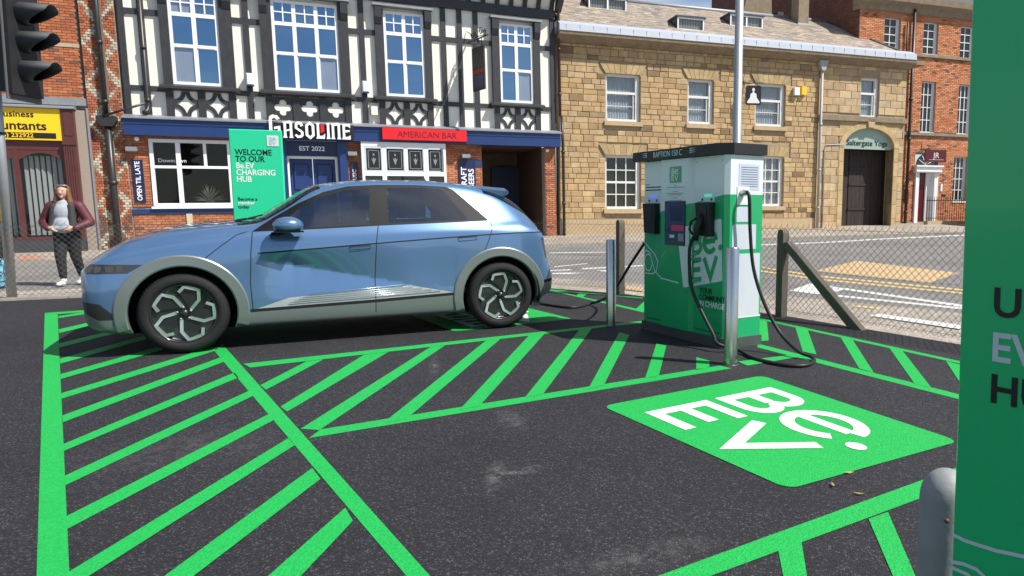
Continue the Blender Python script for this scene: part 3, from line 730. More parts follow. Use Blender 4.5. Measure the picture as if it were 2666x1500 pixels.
for ch in 'GASOLINE':
    ps, adv = glyph(ch); mb = MB(); sc = .98
    for i, p in enumerate(ps): mb.prism([(x+q[0]*sc, 3.50+q[1]*sc-(.05 if ch == 'G' else 0)) for q in p], -.50-.001*i, -.46+.001*i, 'y')
    mb.build('letter', MATS['letter_white'], pub, fix=True)
    if ch == 'L': MB().prism([(x+.14,3.68),(x+.2,3.7),(x+.26,3.76),(x+.24,3.97),(x+.20,3.92),(x+.17,3.98),(x+.145,3.88)], -.50, -.47, 'y').build('red_flame', MATS['red_panel'], pub, fix=True)
    x += adv*1.0
bpy.data.objects.remove(gname)
B('letter_backing', MATS['ink'], pub, (4.85,7.26,-.43,-.375,3.52,3.96))
# red sign
rs = B('red_sign_board', MATS['red_panel'], pub, (8.14,10.93,-.46,-.35,3.55,3.93))
B('sign_edge', MATS['timber_black'], rs, (8.11,10.96,-.45,-.36,3.53,3.55), (8.11,10.96,-.45,-.36,3.93,3.95))
text('sign_text', 'AMERICAN BAR', .285, 'ink', rs, (9.60,-.464,3.635), bold=-.012, align='CENTER', sx=.98)
# bay window
bw = B('bay_window', MATS['frame_white'], pub, (7.47,7.55,-.3,.3,.9,3.47),(10.14,10.22,-.3,.3,.9,3.47),(7.55,10.14,-.3,-.2,3.32,3.47),(7.55,10.14,-.3,-.2,2.36,2.50),(7.55,10.14,-.3,.3,.85,.95),
   (8.10,8.24,-.302,-.2,.95,3.32),(8.82,8.94,-.302,-.2,2.50,3.32),(9.46,9.62,-.302,-.2,.95,3.32))
for a, b in ((7.62,8.08),(8.27,8.80),(8.96,9.44),(9.64,10.08)):
    f = B('leaded_light', MATS['ink'], bw, (a,b,-.255,-.24,2.55,3.26)); cx = (a+b)/2
    l = MB().box(a+.05,b-.05,-.262,-.256,2.6,2.62).box(a+.05,b-.05,-.262,-.256,3.18,3.2).box(a+.05,a+.07,-.262,-.256,2.6,3.2).box(b-.07,b-.05,-.262,-.256,2.6,3.2)
    l.prism([(cx,2.72),(cx-.08,2.95),(cx-.03,2.9),(cx,2.98),(cx+.03,2.9),(cx+.08,2.95)], -.262, -.256, 'y'); l.prism([(cx-.025,3.02),(cx+.025,3.02),(cx+.025,3.09),(cx-.025,3.09)], -.262, -.256, 'y')
    l.build('leading', MATS['lead'], f, fix=True)
for a, b in ((7.55,8.10),(8.24,9.46),(9.62,10.14)): B('pane', MATS['pane_dark'], bw, (a,b,-.25,-.24,.95,2.36))
# plaques and lamps on the brick piers
def plaque(u0, u1, z0, z1, txt, size, lines=1.0):
    p = B('wall_plaque', MATS['navy_panel'], pub, (u0,u1,-.05,-.015,z0,z1))
    text('sign_text', txt, size, 'letter_white', p, ((u0+u1)/2+size*(.32 if '\n' not in txt else -.12),-.056,(z0+z1)/2), rot=(math.pi/2,-math.pi/2,0), bold=.02, align='CENTER', lines=lines)
plaque(1.09,1.36,1.53,2.78,'OPEN TIL LATE',.17)
plaque(7.13,7.36,1.53,2.80,'LIVE MUSIC',.165)
plaque(10.70,11.30,1.6,2.98,'CRAFT\nBEERS',.27,.95)
B('blue_band', MATS['blue_paint'], pub, (11.30,11.55,-.03,.0,2.72,2.92))
for u in (1.14,7.2,10.95):
    l = B('wall_lamp', MATS['lead'], pub, (u-.14,u+.14,-.24,-.02,3.02,3.14)); B('lamp_face', mat('lamp_face', (.25,.25,.25), .4), l, (u-.12,u+.12,-.22,-.04,3.0,3.02))
for u, z in ((1.28,3.38),(13.98,3.35)):
    c = MB().ellipsoid((u,-.12,z), (.07,.07,.07)).build('security_camera', MATS['frame_white'], pub); MB().tube([(u,0,z-.02),(u,-.1,z-.02)], .02).build('arm', MATS['frame_white'], c)
# passage
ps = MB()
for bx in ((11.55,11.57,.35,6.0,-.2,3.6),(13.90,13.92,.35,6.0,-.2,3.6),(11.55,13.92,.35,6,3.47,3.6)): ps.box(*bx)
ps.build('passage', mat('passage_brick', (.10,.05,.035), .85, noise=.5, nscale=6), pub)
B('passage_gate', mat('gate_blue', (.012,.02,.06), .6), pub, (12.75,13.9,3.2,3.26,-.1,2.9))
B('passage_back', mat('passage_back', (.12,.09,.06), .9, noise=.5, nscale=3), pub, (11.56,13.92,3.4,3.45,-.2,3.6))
# rainwater pipes
def pipe(name, pts, r, m, parent, brackets=()):
    o = MB().tube(pts, r, 10).build(name, MATS[m], parent)
    for i, z in enumerate(brackets):
        p = pts[0]
        for a, b in zip(pts, pts[1:]):
            if min(a[2], b[2]) <= z <= max(a[2], b[2]) and abs(a[2]-b[2]) > 1e-4:
                t = (z-a[2])/(b[2]-a[2]); p = (a[0]+(b[0]-a[0])*t, a[1]+(b[1]-a[1])*t)
        MB().lathe([(r,z-.05),(r*1.35,z-.05),(r*1.35,z+.05),(r,z+.05)], 10, center=(p[0],p[1],0)).build('pipe_collar', MATS[m], o)
    return o
pipe('rainwater_pipe', [(1.64,-.12,9.1),(1.64,-.12,4.35),(1.62,-.16,4.2),(1.55,-.3,4.12)], .062, 'pipe_black', pub, (8.0,6.0,4.5))
pipe('rainwater_pipe', [(1.62,-.40,4.38),(.55,-.30,3.98)], .035, 'pipe_black', pub)
pipe('rainwater_pipe', [(14.47,-.75,9.05),(14.50,-.3,8.6),(14.50,-.16,8.35),(14.50,-.16,4.6)], .055, 'pipe_red', pub, (7.0,5.4))
pipe('rainwater_pipe', [(14.56,-.16,4.6),(14.58,-.2,3.6),(14.58,-.16,.15)], .055, 'pipe_black', pub, (3.3,1.4))
# alarm boxes
for i, (u, z) in enumerate(((4.36,5.08),(7.72,5.06))):
    a = tag(MB().bbox(u-.11,u+.11,-.27,-.062,z,z+.36,.03).build('alarm_box', MATS['frame_white'], pub)); B('stripe', MATS['blue_paint'], a, (u-.09,u+.09,-.275,-.1,z-.02,z+.02))
B('alarm_box', MATS['render_white'], pub, (7.86,8.06,-.18,0,4.36,4.66))
# hanging sign on an iron bracket
hs = empty('hanging_sign', (0,0,0)); hs.location = fr(PUB_O,PUB_A,11.22,.3).to_3d(); hs.rotation_euler = (0,TH,PUB_A)
hs.location.z = 11.22*.011
tag(hs, 'black hanging pub sign with faded red lettering on a scrolled iron bracket', 'sign')
hs.rotation_euler.z += .22; MB().box(-.03,.03,-.95,-.10,5.25,6.68).build('board', MATS['ink'], hs)
MB().box(-.045,-.03,-.93,-.12,5.3,5.75).build('lower_panel', MATS['navy_panel'], hs)
text('sign_text', 'GASOLINE', .17, 'red_panel', hs, (-.05,-.14,5.80), rot=(math.pi/2,0,-math.pi/2), bold=.01)
br = MB().tube([(0,.3,6.95),(0,-.2,6.95),(0,-1.25,6.95)], .025).tube([(0,.3,7.35),(0,-.3,7.05),(0,-1.1,6.98)], .014)
for k, (cy, cz, r0) in enumerate(((-.35,7.1,.12),(-.75,7.16,.14),(-1.05,7.08,.10),(-.1,7.12,.1),(-.55,6.86,.09))):
    br.tube([(0,cy+r0*(1-t/26)*math.cos(t*.5),cz+r0*(1-t/26)*math.sin(t*.5)) for t in range(20)], .013, 6)
br.tube([(0,-.3,6.95),(0,-.3,6.68)], .012).tube([(0,-.8,6.95),(0,-.8,6.68)], .012)
br.build('bracket', MATS['black_metal'], hs)

# ---- brick pillar with pale diamond pattern between pub and shop
pil = empty('brick_pillar', (PUB_O.x, PUB_O.y, 0), (0, TH, PUB_A), 'tall red brick pillar with cream diamond pattern and black soil pipe beside the pub', 'wall')
B('core', MATS['mortar'], pil, (.15,1.0,.0,.35,-.2,9.2))
def diamond(p, q, za, zb, r):
    uc = (p+q)/2-.575; zc = (za+zb)/2; per = 1.14; t = ((zc-.35) % per)/per; half = .37*abs(2*t-1)
    if abs(abs(uc)-half) < .075: return (.56,.50,.38) if rnd.random() > .2 else (.36,.27,.19)
    if zc < 1.2 and rnd.random() < .5: return (.16,.10,.075)
    return None
brickwork(pil, .16, .995, -.03, 9.2, y=-.035, nmax=300, colf=diamond, L=.1125, order=lambda t: abs(t[2]-3.6), dark=.1)
B('pipe_chase', MATS['brick_dark_mortar'], pil, (.50,.70,-.055,-.048,-.1,9.2))
pipe('soil_pipe', [(.61,-.17,9.2),(.61,-.17,3.96)], .06, 'pipe_black', pil, (6.05,4.4))
pipe('soil_pipe', [(.62,-.17,3.95),(.62,-.17,-.05)], .085, 'pipe_black', pil, (3.85,2.1))
MB().prism([(.38,3.98),(.86,3.98),(.86,3.86),(.76,3.7),(.48,3.7),(.38,3.86)], -.3, -.06, 'y').build('hopper', MATS['pipe_black'], pil, fix=True)

# ================================================================== THE SHOP ON THE LEFT
shop = empty('shop_building', (PUB_O.x, PUB_O.y, 0), (0, TH, PUB_A), 'orange brick shop with yellow accountants sign and brown timber shopfront at left edge', 'building')
sop = [(-3.4,-1.34,4.62,7.3)]
wall('upper_wall', shop, MATS['mortar'], -6.0, .14, 4.18, 9.2, .02, .35, sop)
brickwork(shop, -3.2, .10, 4.46, 8.4, sop, y=0, nmax=300, order=lambda t: abs(t[0]+.6)+abs(t[2]-5.5)*.5, dark=.07, cols=[(.46,.15,.06),(.42,.13,.05),(.5,.18,.08),(.38,.115,.05)])
B('dark_joint', MATS['ink'], shop, (.10,.155,-.015,.1,4.4,9.2))
B('stone_band', mat('pale_stone', (.5,.42,.3), .85, noise=.5, nscale=8), shop, (-1.2,.10,-.03,.0,5.88,5.98))
B('lintel', MATS['lead'], shop, (-6,.14,-.12,.02,4.26,4.47))
MB().prism([(-.35,4.18),(-.02,4.26),(0,4.14),(-.35,4.14)], -6, -.1, 'x').build('fascia_cap', MATS['lead'], shop, fix=True)
window(shop, -3.4, -1.34, 4.66, 7.3, .06, 1, 2, 'brown_paint', .06, .09, 'pane_sky', .08, zs=[5.52], us=[-2.35])
MB().lathe([(0,.045),(.26,.045),(.27,.05)], 20, center=(0,0,0), axis='y').build('round_sticker', mat('sticker', (.6,.5,.2), .6), shop, loc=(-1.62,.015,5.9))
sb = B('sign_board', MATS['yellow_panel'], shop, (-4.2,-.44,-.26,-.2,3.26,4.13))
text('sign_text', 'Personal & Business', .235, 'ink', sb, (-1.03,-.265,3.88), bold=.012, align='RIGHT', ext=.002)
text('sign_text', 'Accountants', .335, 'ink', sb, (-.77,-.265,3.54), bold=.018, align='RIGHT', ext=.002)
st = B('phone_strip', MATS['ink'], sb, (-4.0,-.58,-.268,-.26,3.31,3.46))
text('sign_text', '(01246) 232922', .165, 'yellow_panel', st, (-1.08,-.272,3.33), bold=.012, align='RIGHT', ext=.001)
for a, b in ((-.44,-.14),):
    p = B('pilaster', MATS['brown_paint'], shop, (a,b,-.28,0,.2,4.14)); m = MB()
    for k in range(4): m.box(a+.05+k*.055, a+.08+k*.055, -.295, -.28, .5, 3.1)
    m.build('fluting', MATS['brown_paint'], p)
    B('cap', MATS['brown_paint'], p, (a-.02,b+.02,-.31,-.28,3.15,3.25), (a+.06,b-.06,-.295,-.28,3.4,4.05))
B('roughcast_strip', MATS['pebbledash'], shop, (-.14,.14,-.1,.3,-.1,4.14))
B('drain_edge', MATS['lead'], shop, (.13,.18,-.14,-.1,-.1,4.2))
B('plinth', MATS['dark_plinth'], shop, (-6,-.14,-.3,.1,-.1,.48))
wf = B('shop_window', MATS['brown_paint'], shop, (-6,-.44,-.16,-.06,3.0,3.26), (-6,-.44,-.2,-.04,.48,.58), (-1.62,-1.5,-.16,-.06,.58,3.0), (-.5,-.44,-.16,-.06,.58,3.0), (-2.9,-2.78,-.16,-.06,.58,3.0))
for a, b in ((-1.5,-.5),(-2.78,-1.62)):
    arch = MB().prism([(a,3.0),(a,2.72)]+[(a+(b-a)*i/12, 2.72+.2*math.sin(math.pi*i/12)) for i in range(1,12)]+[(b,2.72),(b,3.0)], -.15, -.08, 'y').build('arched_head', MATS['brown_paint'], wf, fix=True)
    B('pane', MATS['pane_clear'], wf, (a,b,-.11,-.105,.58,2.95))
bl = empty('blind', (0,0,0)); bpy.data.objects.remove(bl)
for i in range(17):
    u = -2.7+i*.128
    if -1.66 < u < -1.48: continue
    o = MB().add([(-.04,-.02,.62),(.04,.02,.62),(.04,.02,2.85),(-.04,-.02,2.85)], [(0,1,2,3)]).build('blind_slat', MATS['blind_slat'], shop, loc=(u,.1,0))
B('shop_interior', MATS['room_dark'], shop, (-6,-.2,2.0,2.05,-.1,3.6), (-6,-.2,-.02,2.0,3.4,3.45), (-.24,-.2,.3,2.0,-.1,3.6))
MB().prism([(-.2,9.2),(4,12),(8,9.2)], -6, .1, 'x').build('roof', MATS['slate_dark'], shop)

# spiky plant and a figurine in the pub window
pl = empty('spiky_plant', fr(PUB_O,PUB_A,2.95,-.5).to_3d(), (0,0,PUB_A), 'spiky grey green plant on the sill inside the pub window', 'plant'); pl.location.z = 1.39
MB().lathe([(0,0),(.12,0),(.16,.22),(.14,.22),(0,.18)], 14).build('pot', MATS['dark_plinth'], pl)
for i in range(46):
    a = rnd.uniform(0, 2*math.pi); el = rnd.uniform(.05, 1.45); ln = rnd.uniform(.4, .62); d = Vector((math.cos(a)*math.cos(el), math.sin(a)*math.cos(el)*.6, math.sin(el))); b0 = Vector((0,0,.2)); w = d.cross(Vector((0,1,.2))).normalized()*.013
    p1 = b0+d*ln*.5; p2 = b0+d*ln-Vector((0,0,.12*ln*math.cos(el)))
    MB().add([b0-w*.6, b0+w*.6, p1+w, p1-w, p2], [(0,1,2,3),(3,2,4)]).build('leaf', mat('agave', (.34,.40,.30), .6, noise=.4, nscale=8), pl)
# ================================================================== THE STONE BUILDING
stn = empty('stone_building', (ST_O.x, ST_O.y, 0), (0,0,ST_A), 'ochre sandstone building with slate roof, sash windows and green arched yoga doorway', 'building')
mat('stone_trim', (.50,.37,.22), .85, noise=.5, nscale=6, col2=(.34,.25,.15), bump=.3)
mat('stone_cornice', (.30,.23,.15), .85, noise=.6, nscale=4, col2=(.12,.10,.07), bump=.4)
mat('tympanum', (.30,.40,.34), .5)
mat('roof_tile', (1,1,1), .85, attr=True, noise=.45, nscale=9, bump=.3, bscale=30)
MT2 = MATS['stone_trim']
WINS = [(1.86,3.24,4.69,6.46,'sash'),(5.27,6.38,4.72,6.46,'sash'),(8.30,9.68,4.75,6.46,'sash'),(13.46,14.38,5.31,6.99,'sash'),(1.84,3.27,1.35,3.41,'grid'),(5.22,6.45,1.40,3.45,'grid'),(8.53,9.70,1.47,3.53,'grid2')]
AU0, AU1, ASP, ATOP = 12.68, 15.31, 4.02, 4.86
sops = [w[:4] for w in WINS]+[(AU0,AU1,.0,ATOP)]
wall('wall', stn, MATS['stone_mortar'], 0.02, 15.86, -.3, 7.6, .02, .5, sops)
SC1 = [(.55,.375,.20),(.50,.335,.18),(.60,.43,.235),(.54,.37,.205),(.45,.305,.165),(.57,.385,.19),(.55,.40,.24)]
blocks = []
bops = [(o[0]-.02,o[1]+.02,o[2]-.2,o[3]+.02) for o in sops[:7]]+[(w[0]-.28,w[1]+.30,w[3]+.0,w[3]+.40) for w in WINS if w[4] != 'x' and w[0] < 13]
z = .95
while z < 7.45:
    h = rnd.choice((.17,.19,.20,.22,.24,.26))
    if z+h > 7.45: h = 7.46-z
    if h < .1: break
    for a, b in intervals(.04, 11.30, z, z+h, bops):
        x = a
        while x < b-.02:
            w = rnd.uniform(.24,.58); q = min(b, x+w)
            if b-q < .16: q = b
            c = SC1[rnd.randrange(7)]; k = rnd.uniform(.86,1.07)
            if rnd.random() < .085: k *= rnd.uniform(.4,.7)
            blocks.append((x, q-.013, z, z+h-.013, tuple(v*k for v in c))); x = q
    z += h
z = .45; aops = bops+[(AU0-.26,AU1+.26,0,ASP)]
nz = 0
while z < 7.45:
    h = .31 if z > 5 else .335
    if z+h > 7.45: h = 7.46-z
    if h < .08: break
    if not (5.0 < z+h/2 < 5.34):
        for a, b in intervals(11.40, 15.84, z, z+h, aops+[(11.35,15.9,5.10,5.34)]):
            x = a-(.3 if nz % 2 else 0)
            while x < b-.02:
                p, q = max(a, x), min(b, x+.62); cx, cz = (p+q)/2, z+h/2
                d = ((cx-(AU0+AU1)/2)/1.6)**2+((cz-ASP)/1.12)**2
                if q-p > .05 and not (cz > ASP-.1 and d < 1):
                    c = SC1[rnd.randrange(7)]; k = rnd.uniform(.92,1.12)
                    blocks.append((p, q-.009, z, z+h-.009, tuple(v*k for v in (c[0],c[1]*1.03,c[2]*1.12))))
                x += .62
    nz += 1; z += h
blocks.sort(key=lambda t: -((t[1]-t[0])*(t[3]-t[2])/(26+t[0]*.32)**2))
def stone_block(mb, t):
    dy = rnd.uniform(-.012,.008)
    mb.bbox(t[0], t[1], -.012+dy, .03, t[2], t[3], .014, col=t[4])
for t in blocks[:300]:
    mb = MB(); stone_block(mb, t); mb.build('stone_block', MATS['stone'], stn)
mb = MB()
for t in blocks[300:]: stone_block(mb, t)
mb.build('stone_blocks', MATS['stone'], stn, kind='stuff')
B('plinth', MT2, stn, (.02,11.32,-.05,.03,-.2,.95)); B('plinth_top', MATS['stone_cornice'], stn, (.02,11.32,-.035,.03,.93,.99))
B('quoin', MT2, stn, (11.32,11.42,-.03,.03,.0,7.46))
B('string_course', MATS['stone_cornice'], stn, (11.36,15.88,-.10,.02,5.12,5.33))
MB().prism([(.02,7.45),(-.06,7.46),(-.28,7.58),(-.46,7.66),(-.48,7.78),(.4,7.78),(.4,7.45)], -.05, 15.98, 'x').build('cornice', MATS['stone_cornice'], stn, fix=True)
MB().prism([(-.50,7.78),(-.48,8.02),(-.12,8.20),(.3,8.20),(.3,7.78)], -.05, 15.9, 'x').build('lead_gutter', MATS['lead_pale'], stn, fix=True)
mb = MB()
for i in range(30): mb.box(.2+i*.52,.208+i*.52,-.502,-.48,7.8,8.0)
mb.build('lead_joints', MATS['lead_pale'], stn, kind='stuff')
B('cornice_tip', MATS['stone_cornice'], stn, (15.98,16.5,-.36,.4,7.62,7.77))
def sash(u0, u1, z0, z1, kind):
    fr_ = B('window', MATS['sash_white'], stn, (u0,u0+.07,.10,.24,z0,z1), (u1-.15,u1,.10,.24,z0,z1), (u0+.07,u1-.15,.10,.24,z1-.09,z1), (u0+.07,u1-.15,.08,.24,z0,z0+.10))
    a, b, c, d = u0+.07, u1-.15, z0+.10, z1-.09; zm = c+(d-c)*(.62 if kind == 'sash' else .5)
    bars = MB()
    if kind == 'sash':
        bars.box(a,b,.11,.2,zm-.045,zm+.045); bars.box(a,b,.15,.2,c+(zm-c)*.5-.012,c+(zm-c)*.5+.012); bars.box(b-.09,b-.06,.13,.2,c,zm-.045)
        o = MB().box(a,b,.20,.206,zm,d).build('pane', MATS['pane_clear'], fr_); o = MB().box(a,b,.20,.206,c,zm).build('pane', MATS['pane_clear'], fr_)
        m = MB(); n = int((b-a)/.055)
        for i in range(n):
            x0, x1 = a+(b-a)*i/n, a+(b-a)*(i+1)/n; y0, y1 = (.24,.27) if i % 2 else (.27,.24)
            m.add([(x0,y0,c),(x1,y1,c),(x1,y1,d),(x0,y0,d)], [(0,1,2,3)])
        m.build('net_curtain', MATS['curtain'], fr_)
    else:
        nr = 4; uu = [a+(b-a)*k/3 for k in (1,2)]
        for x in uu: bars.box(x-.018,x+.018,.13,.2,c,d)
        xe = [a]+uu+[b]
        for k in range(1,nr):
            zz = c+(d-c)*k/nr; w = .04 if k == 2 else .018
            for p, q in zip(xe, xe[1:]): bars.box(p+(.018 if p != a else 0), q-(.018 if q != b else 0), .128,.2,zz-w,zz+w)
        for p, q in zip(xe, xe[1:]):
            for k in range(nr):
                MB().box(p,q,.205,.21,c+(d-c)*k/nr,c+(d-c)*(k+1)/nr).build('pane', MATS['pane_clear' if kind == 'grid2' else 'pane_dark'], fr_)
        if kind == 'grid2': B('net_curtain', MATS['curtain'], fr_, (a,b,.26,.27,c,d))
    bars.build('glazing_bars', MATS['sash_white'], fr_)
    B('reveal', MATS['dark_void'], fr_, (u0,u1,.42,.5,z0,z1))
    B('sill', MT2, stn, (u0-.08,u1+.10,-.09,.12,z0-.17,z0-.005))
for w in WINS:
    sash(*w)
    if w[0] < 13:
        u0, u1, zt = w[0], w[1], w[3]; n = 7
        for i in range(n):
            b0, b1 = u0-.02+(u1-u0+.04)*i/n, u0-.02+(u1-u0+.04)*(i+1)/n
            t0, t1 = u0-.26+(u1-u0+.54)*i/n, u0-.26+(u1-u0+.54)*(i+1)/n
            k = rnd.uniform(.85,1.1)
            MB().prism([(b0+.006,zt+.005),(b1-.006,zt+.005),(t1-.008,zt+.385),(t0+.008,zt+.385)], -.03+rnd.uniform(-.005,.005), .03, 'y', col=tuple(v*k for v in (.50,.36,.19))).build('voussoir', MATS['stone'], stn, fix=True)
# arched doorway
ac = (AU0+AU1)/2; hw = (AU1-AU0)/2; rise = ATOP-ASP
inn = [(ac+hw*math.cos(math.pi*i/20), ASP+rise*math.sin(math.pi*i/20)) for i in range(21)]
for i in range(10):
    p = inn[2*i:2*i+3]; q = [(ac+(hw+.26)*math.cos(math.pi*j/20), ASP+(rise+.24)*math.sin(math.pi*j/20)) for j in range(2*i, 2*i+3)]
    k = rnd.uniform(.9,1.1)
    MB().prism(p+q[::-1], -.035, .4, 'y', col=tuple(v*k for v in (.52,.38,.20))).build('voussoir', MATS['stone'], stn, fix=True)
MB().prism([(ac-.14,ATOP+.02),(ac+.14,ATOP+.02),(ac+.2,ATOP+.38),(ac-.2,ATOP+.38)], -.10, .1, 'y').build('keystone', MT2, stn, fix=True)
for a, b in ((AU0-.26,AU0),(AU1,AU1+.26)):
    zz = .3
    while zz < ASP-.01:
        h = min(.62, ASP-zz); k = rnd.uniform(.9,1.12)
        MB().bbox(a,b,-.02,.45,zz,zz+h-.01,.012,col=tuple(v*k for v in (.54,.39,.21))).build('jamb_stone', MATS['stone'], stn); zz += h
spand = MB()
oute = [(ac+(hw+.25)*math.cos(math.pi*i/20), ASP+(rise+.23)*math.sin(math.pi*i/20)) for i in range(21)]
for i in range(20):
    a, b = oute[i], oute[i+1]; spand.prism([a, (a[0],5.13), (b[0],5.13), b], .0, .05, 'y', col=(.50,.36,.19))
spand.build('spandrel', MATS['stone'], stn, fix=True)
ty = MB().prism(inn+[(AU0,3.96),(AU1,3.96)], .16, .2, 'y').build('tympanum_panel', MATS['tympanum'], stn, fix=True)
text('sign_text', 'Saltergate Yoga', .33, 'ink', ty, (ac,.15,4.12), bold=.008, align='CENTER', sx=1.05)
mat('gate_wood', (.016,.010,.007), .65, noise=.6, nscale=5, stretch=(1,1,.2), col2=(.05,.03,.02))
gd = B('gate', MATS['gate_wood'], stn, (AU0+.02,AU1-.02,.75,.80,.3,4.2))
for k in range(9): B('board', MATS['gate_wood'], gd, (AU0+.85+k*.2,AU0+1.04+k*.2,.72,.75,.35,3.95))
for zz in (1.3,2.4,3.1,3.6): B('rail', MATS['gate_wood'], gd, (AU0+.85,AU1-.03,.69,.72,zz,zz+.09))
B('gate_return', MATS['dark_void'], stn, (AU0,AU0+.02,.5,3,.3,4.9),(AU1,AU1+.02,.5,3,.3,4.9),(AU0,AU1,2.9,3,.3,4.9))
# pipes, cables, boxes
rp_ = pipe('rainwater_pipe', [(11.36,-.14,7.3),(11.36,-.14,.42)], .055, 'pipe_pale', stn, (4.9,3.0,1.4))
MB().prism([(11.16,7.52),(11.56,7.52),(11.54,7.36),(11.43,7.1),(11.29,7.1),(11.18,7.36)], -.25, -.06, 'y').build('hopper', MATS['pipe_pale'], rp_, fix=True)
pipe('cable_conduit', [(12.66,-.03,4.12),(11.75,-.05,4.08),(11.66,-.05,3.9),(11.66,-.05,.4)], .025, 'pipe_pale', stn)
B('alarm_box', MATS['frame_white'], stn, (10.03,10.27,-.18,-.02,6.05,6.36)); B('alarm_box', MATS['yellow_panel'], stn, (10.40,10.62,-.16,-.02,6.08,6.42))
ys_ = empty('yoga_sign', fr(ST_O,ST_A,7.95,.45).to_3d(), (0,0,ST_A+math.radians(-12)), 'black hanging sign with a white seated meditating figure on iron bracket', 'sign')
MB().prism([(x,z) for x,z in rounded_rect(-.33,.30,5.50,6.26,.07)], -.02, .02, 'y').build('board', MATS['ink'], ys_, fix=True)
fg = MB().prism([(-.02+.055*math.cos(a*.5236),6.10+.065*math.sin(a*.5236)) for a in range(12)], -.026, -.02, 'y')
fg.prism([(-.05,6.03),(.01,6.03),(.02,5.98),(.10,5.93),(.12,5.78),(.24,5.62),(.22,5.57),(-.26,5.57),(-.28,5.62),(-.16,5.78),(-.14,5.93),(-.06,5.98)], -.027, -.02, 'y')
fg.build('seated_figure', MATS['letter_white'], ys_, fix=True)
bk = MB().tube([(-.45,.5,6.38),(.35,-.1,6.38)], .014).tube([(-.2,0,6.26),(-.2,0,6.38)], .008).tube([(.15,0,6.26),(.15,0,6.38)], .008)
for cx in (-.3,-.1,.1): bk.tube([(cx+.07*(1-t/20)*math.cos(t*.5),.15-cx*.7,6.45+.07*(1-t/20)*math.sin(t*.5)) for t in range(16)], .009, 6)
bk.build('bracket', MATS['black_metal'], ys_)
# roof: tiles on a slope, hipped at the right
SLOPE = math.atan(.577); RL = 3.95
def hip(s): return 15.3-1.45*s/RL
rf = MB().add([(.1,0,-.03),(hip(0),0,-.03),(hip(RL),RL,-.03),(.1,RL,-.03)], [(0,1,2,3)]).build('roof', MATS['slate_dark'], stn, loc=(0,-.12,8.14), rot=(SLOPE,0,0))
RC = [(.44,.36,.275),(.39,.33,.265),(.48,.39,.30),(.35,.30,.255),(.43,.335,.245),(.33,.295,.265)]
DORM = [(1.75,3.4,1.95,'d1'),(4.9,6.1,.32,'d2'),(7.8,9.4,1.42,'d3')]
tiles = []; s = 0.0; r = 0
while s < RL:
    x = .12-(.16 if r % 2 else 0)
    while x < hip(s):
        w = .31; x0, x1 = max(.12,x), min(hip(s), x+w); inside = any(a-.02 < x0 and x1 < b+.02 and y-.05 < s*math.cos(SLOPE)-.12 < y+.75 for a,b,y,_ in DORM)
        if x1-x0 > .06 and not inside:
            k = rnd.uniform(.75,1.15); c = RC[rnd.randrange(6)]; tiles.append((x0, x1-.008, s, tuple(v*k for v in c)))
        x += w
    s += .165; r += 1
tiles.sort(key=lambda t: t[0]*.35+t[2])
def tile(mb, t):
    x0, x1, s, c = t; s2 = min(s+.3, RL); h = rnd.uniform(.022,.030)
    mb.add([(x0,s,0),(x1,s,0),(x1,s2,-.01),(x0,s2,-.01),(x0,s-.0,h),(x1,s-.0,h),(x1,s2,.006),(x0,s2,.006)], [(3,2,1,0),(4,5,6,7),(0,1,5,4),(1,2,6,5),(2,3,7,6),(3,0,4,7)], col=c)
for t in tiles[:300]:
    mb = MB(); tile(mb, t); mb.build('roof_tile', MATS['roof_tile'], rf)
mb = MB()
for t in tiles[300:]: tile(mb, t)
mb.build('roof_tiles', MATS['roof_tile'], rf, kind='stuff')
MB().tube([(.1,RL,.03),(hip(RL),RL,.03)], .09, 8).build('ridge', MATS['lead'], rf)
MB().tube([(hip(0)+.03,.02,.02),(hip(RL)+.03,RL,.03)], .06, 8).build('hip_roll', MATS['slate_dark'], rf)
MB().add([(.1,3.3,10.08),(hip(RL),3.3,10.08),(15.3,7,8.1),(.1,7,8.1),(15.3,-.1,8.13)], [(0,1,2,3),(1,4,2)]).build('roof_back', MATS['slate_dark'], stn)
for a, b, y, nm in DORM:
    zr = 8.14+.577*(y+.12); zt = zr+.46; n = 1 if nm == 'd2' else 2
    dm = MB().prism([(y,zr-.08),(y+.85,zr+.42),(y+.85,zt+.02),(y,zt)], a, a+.02, 'x').prism([(y,zr-.08),(y+.85,zr+.42),(y+.85,zt+.02),(y,zt)], b-.02, b, 'x').box(a-.05,b+.05,y-.06,y+.9,zt,zt+.06).build('dormer', mat('slate_cheek', (.035,.04,.06), .5), stn, fix=True)
    window(stn, a+.02, b-.02, zr-.03, zt, y-.02, n, 1, 'frame_white', .055, .07, 'pane_clear', .05)
    m = MB()
    for i in range(int((b-a-.1)/.07)): m.box(a+.08+i*.07, a+.13+i*.07, y+.08, y+.085, zr, zt-.05)
    m.build('blind', MATS['blind_slat'], dm)
    B('dormer_back', MATS['dark_void'], dm, (a+.03,b-.03,y+.3,y+.32,zr-.03,zt-.02))
    MB().add([(a-.04,y-.03,zr-.06),(b+.04,y-.03,zr-.06),(b+.04,y-.2,zr-.14),(a-.04,y-.2,zr-.14)], [(0,1,2,3)]).build('lead_apron', MATS['lead_pale'], dm)
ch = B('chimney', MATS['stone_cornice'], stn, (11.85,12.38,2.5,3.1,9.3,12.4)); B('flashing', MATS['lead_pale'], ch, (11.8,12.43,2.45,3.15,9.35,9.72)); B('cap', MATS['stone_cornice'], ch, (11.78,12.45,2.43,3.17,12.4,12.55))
MB().prism([(10.2,9.8),(12.0,9.8),(11.9,13.2),(11.0,13.2)], 5.0, 5.3, 'y').build('rear_gable', MATS['stone_cornice'], stn, fix=True)
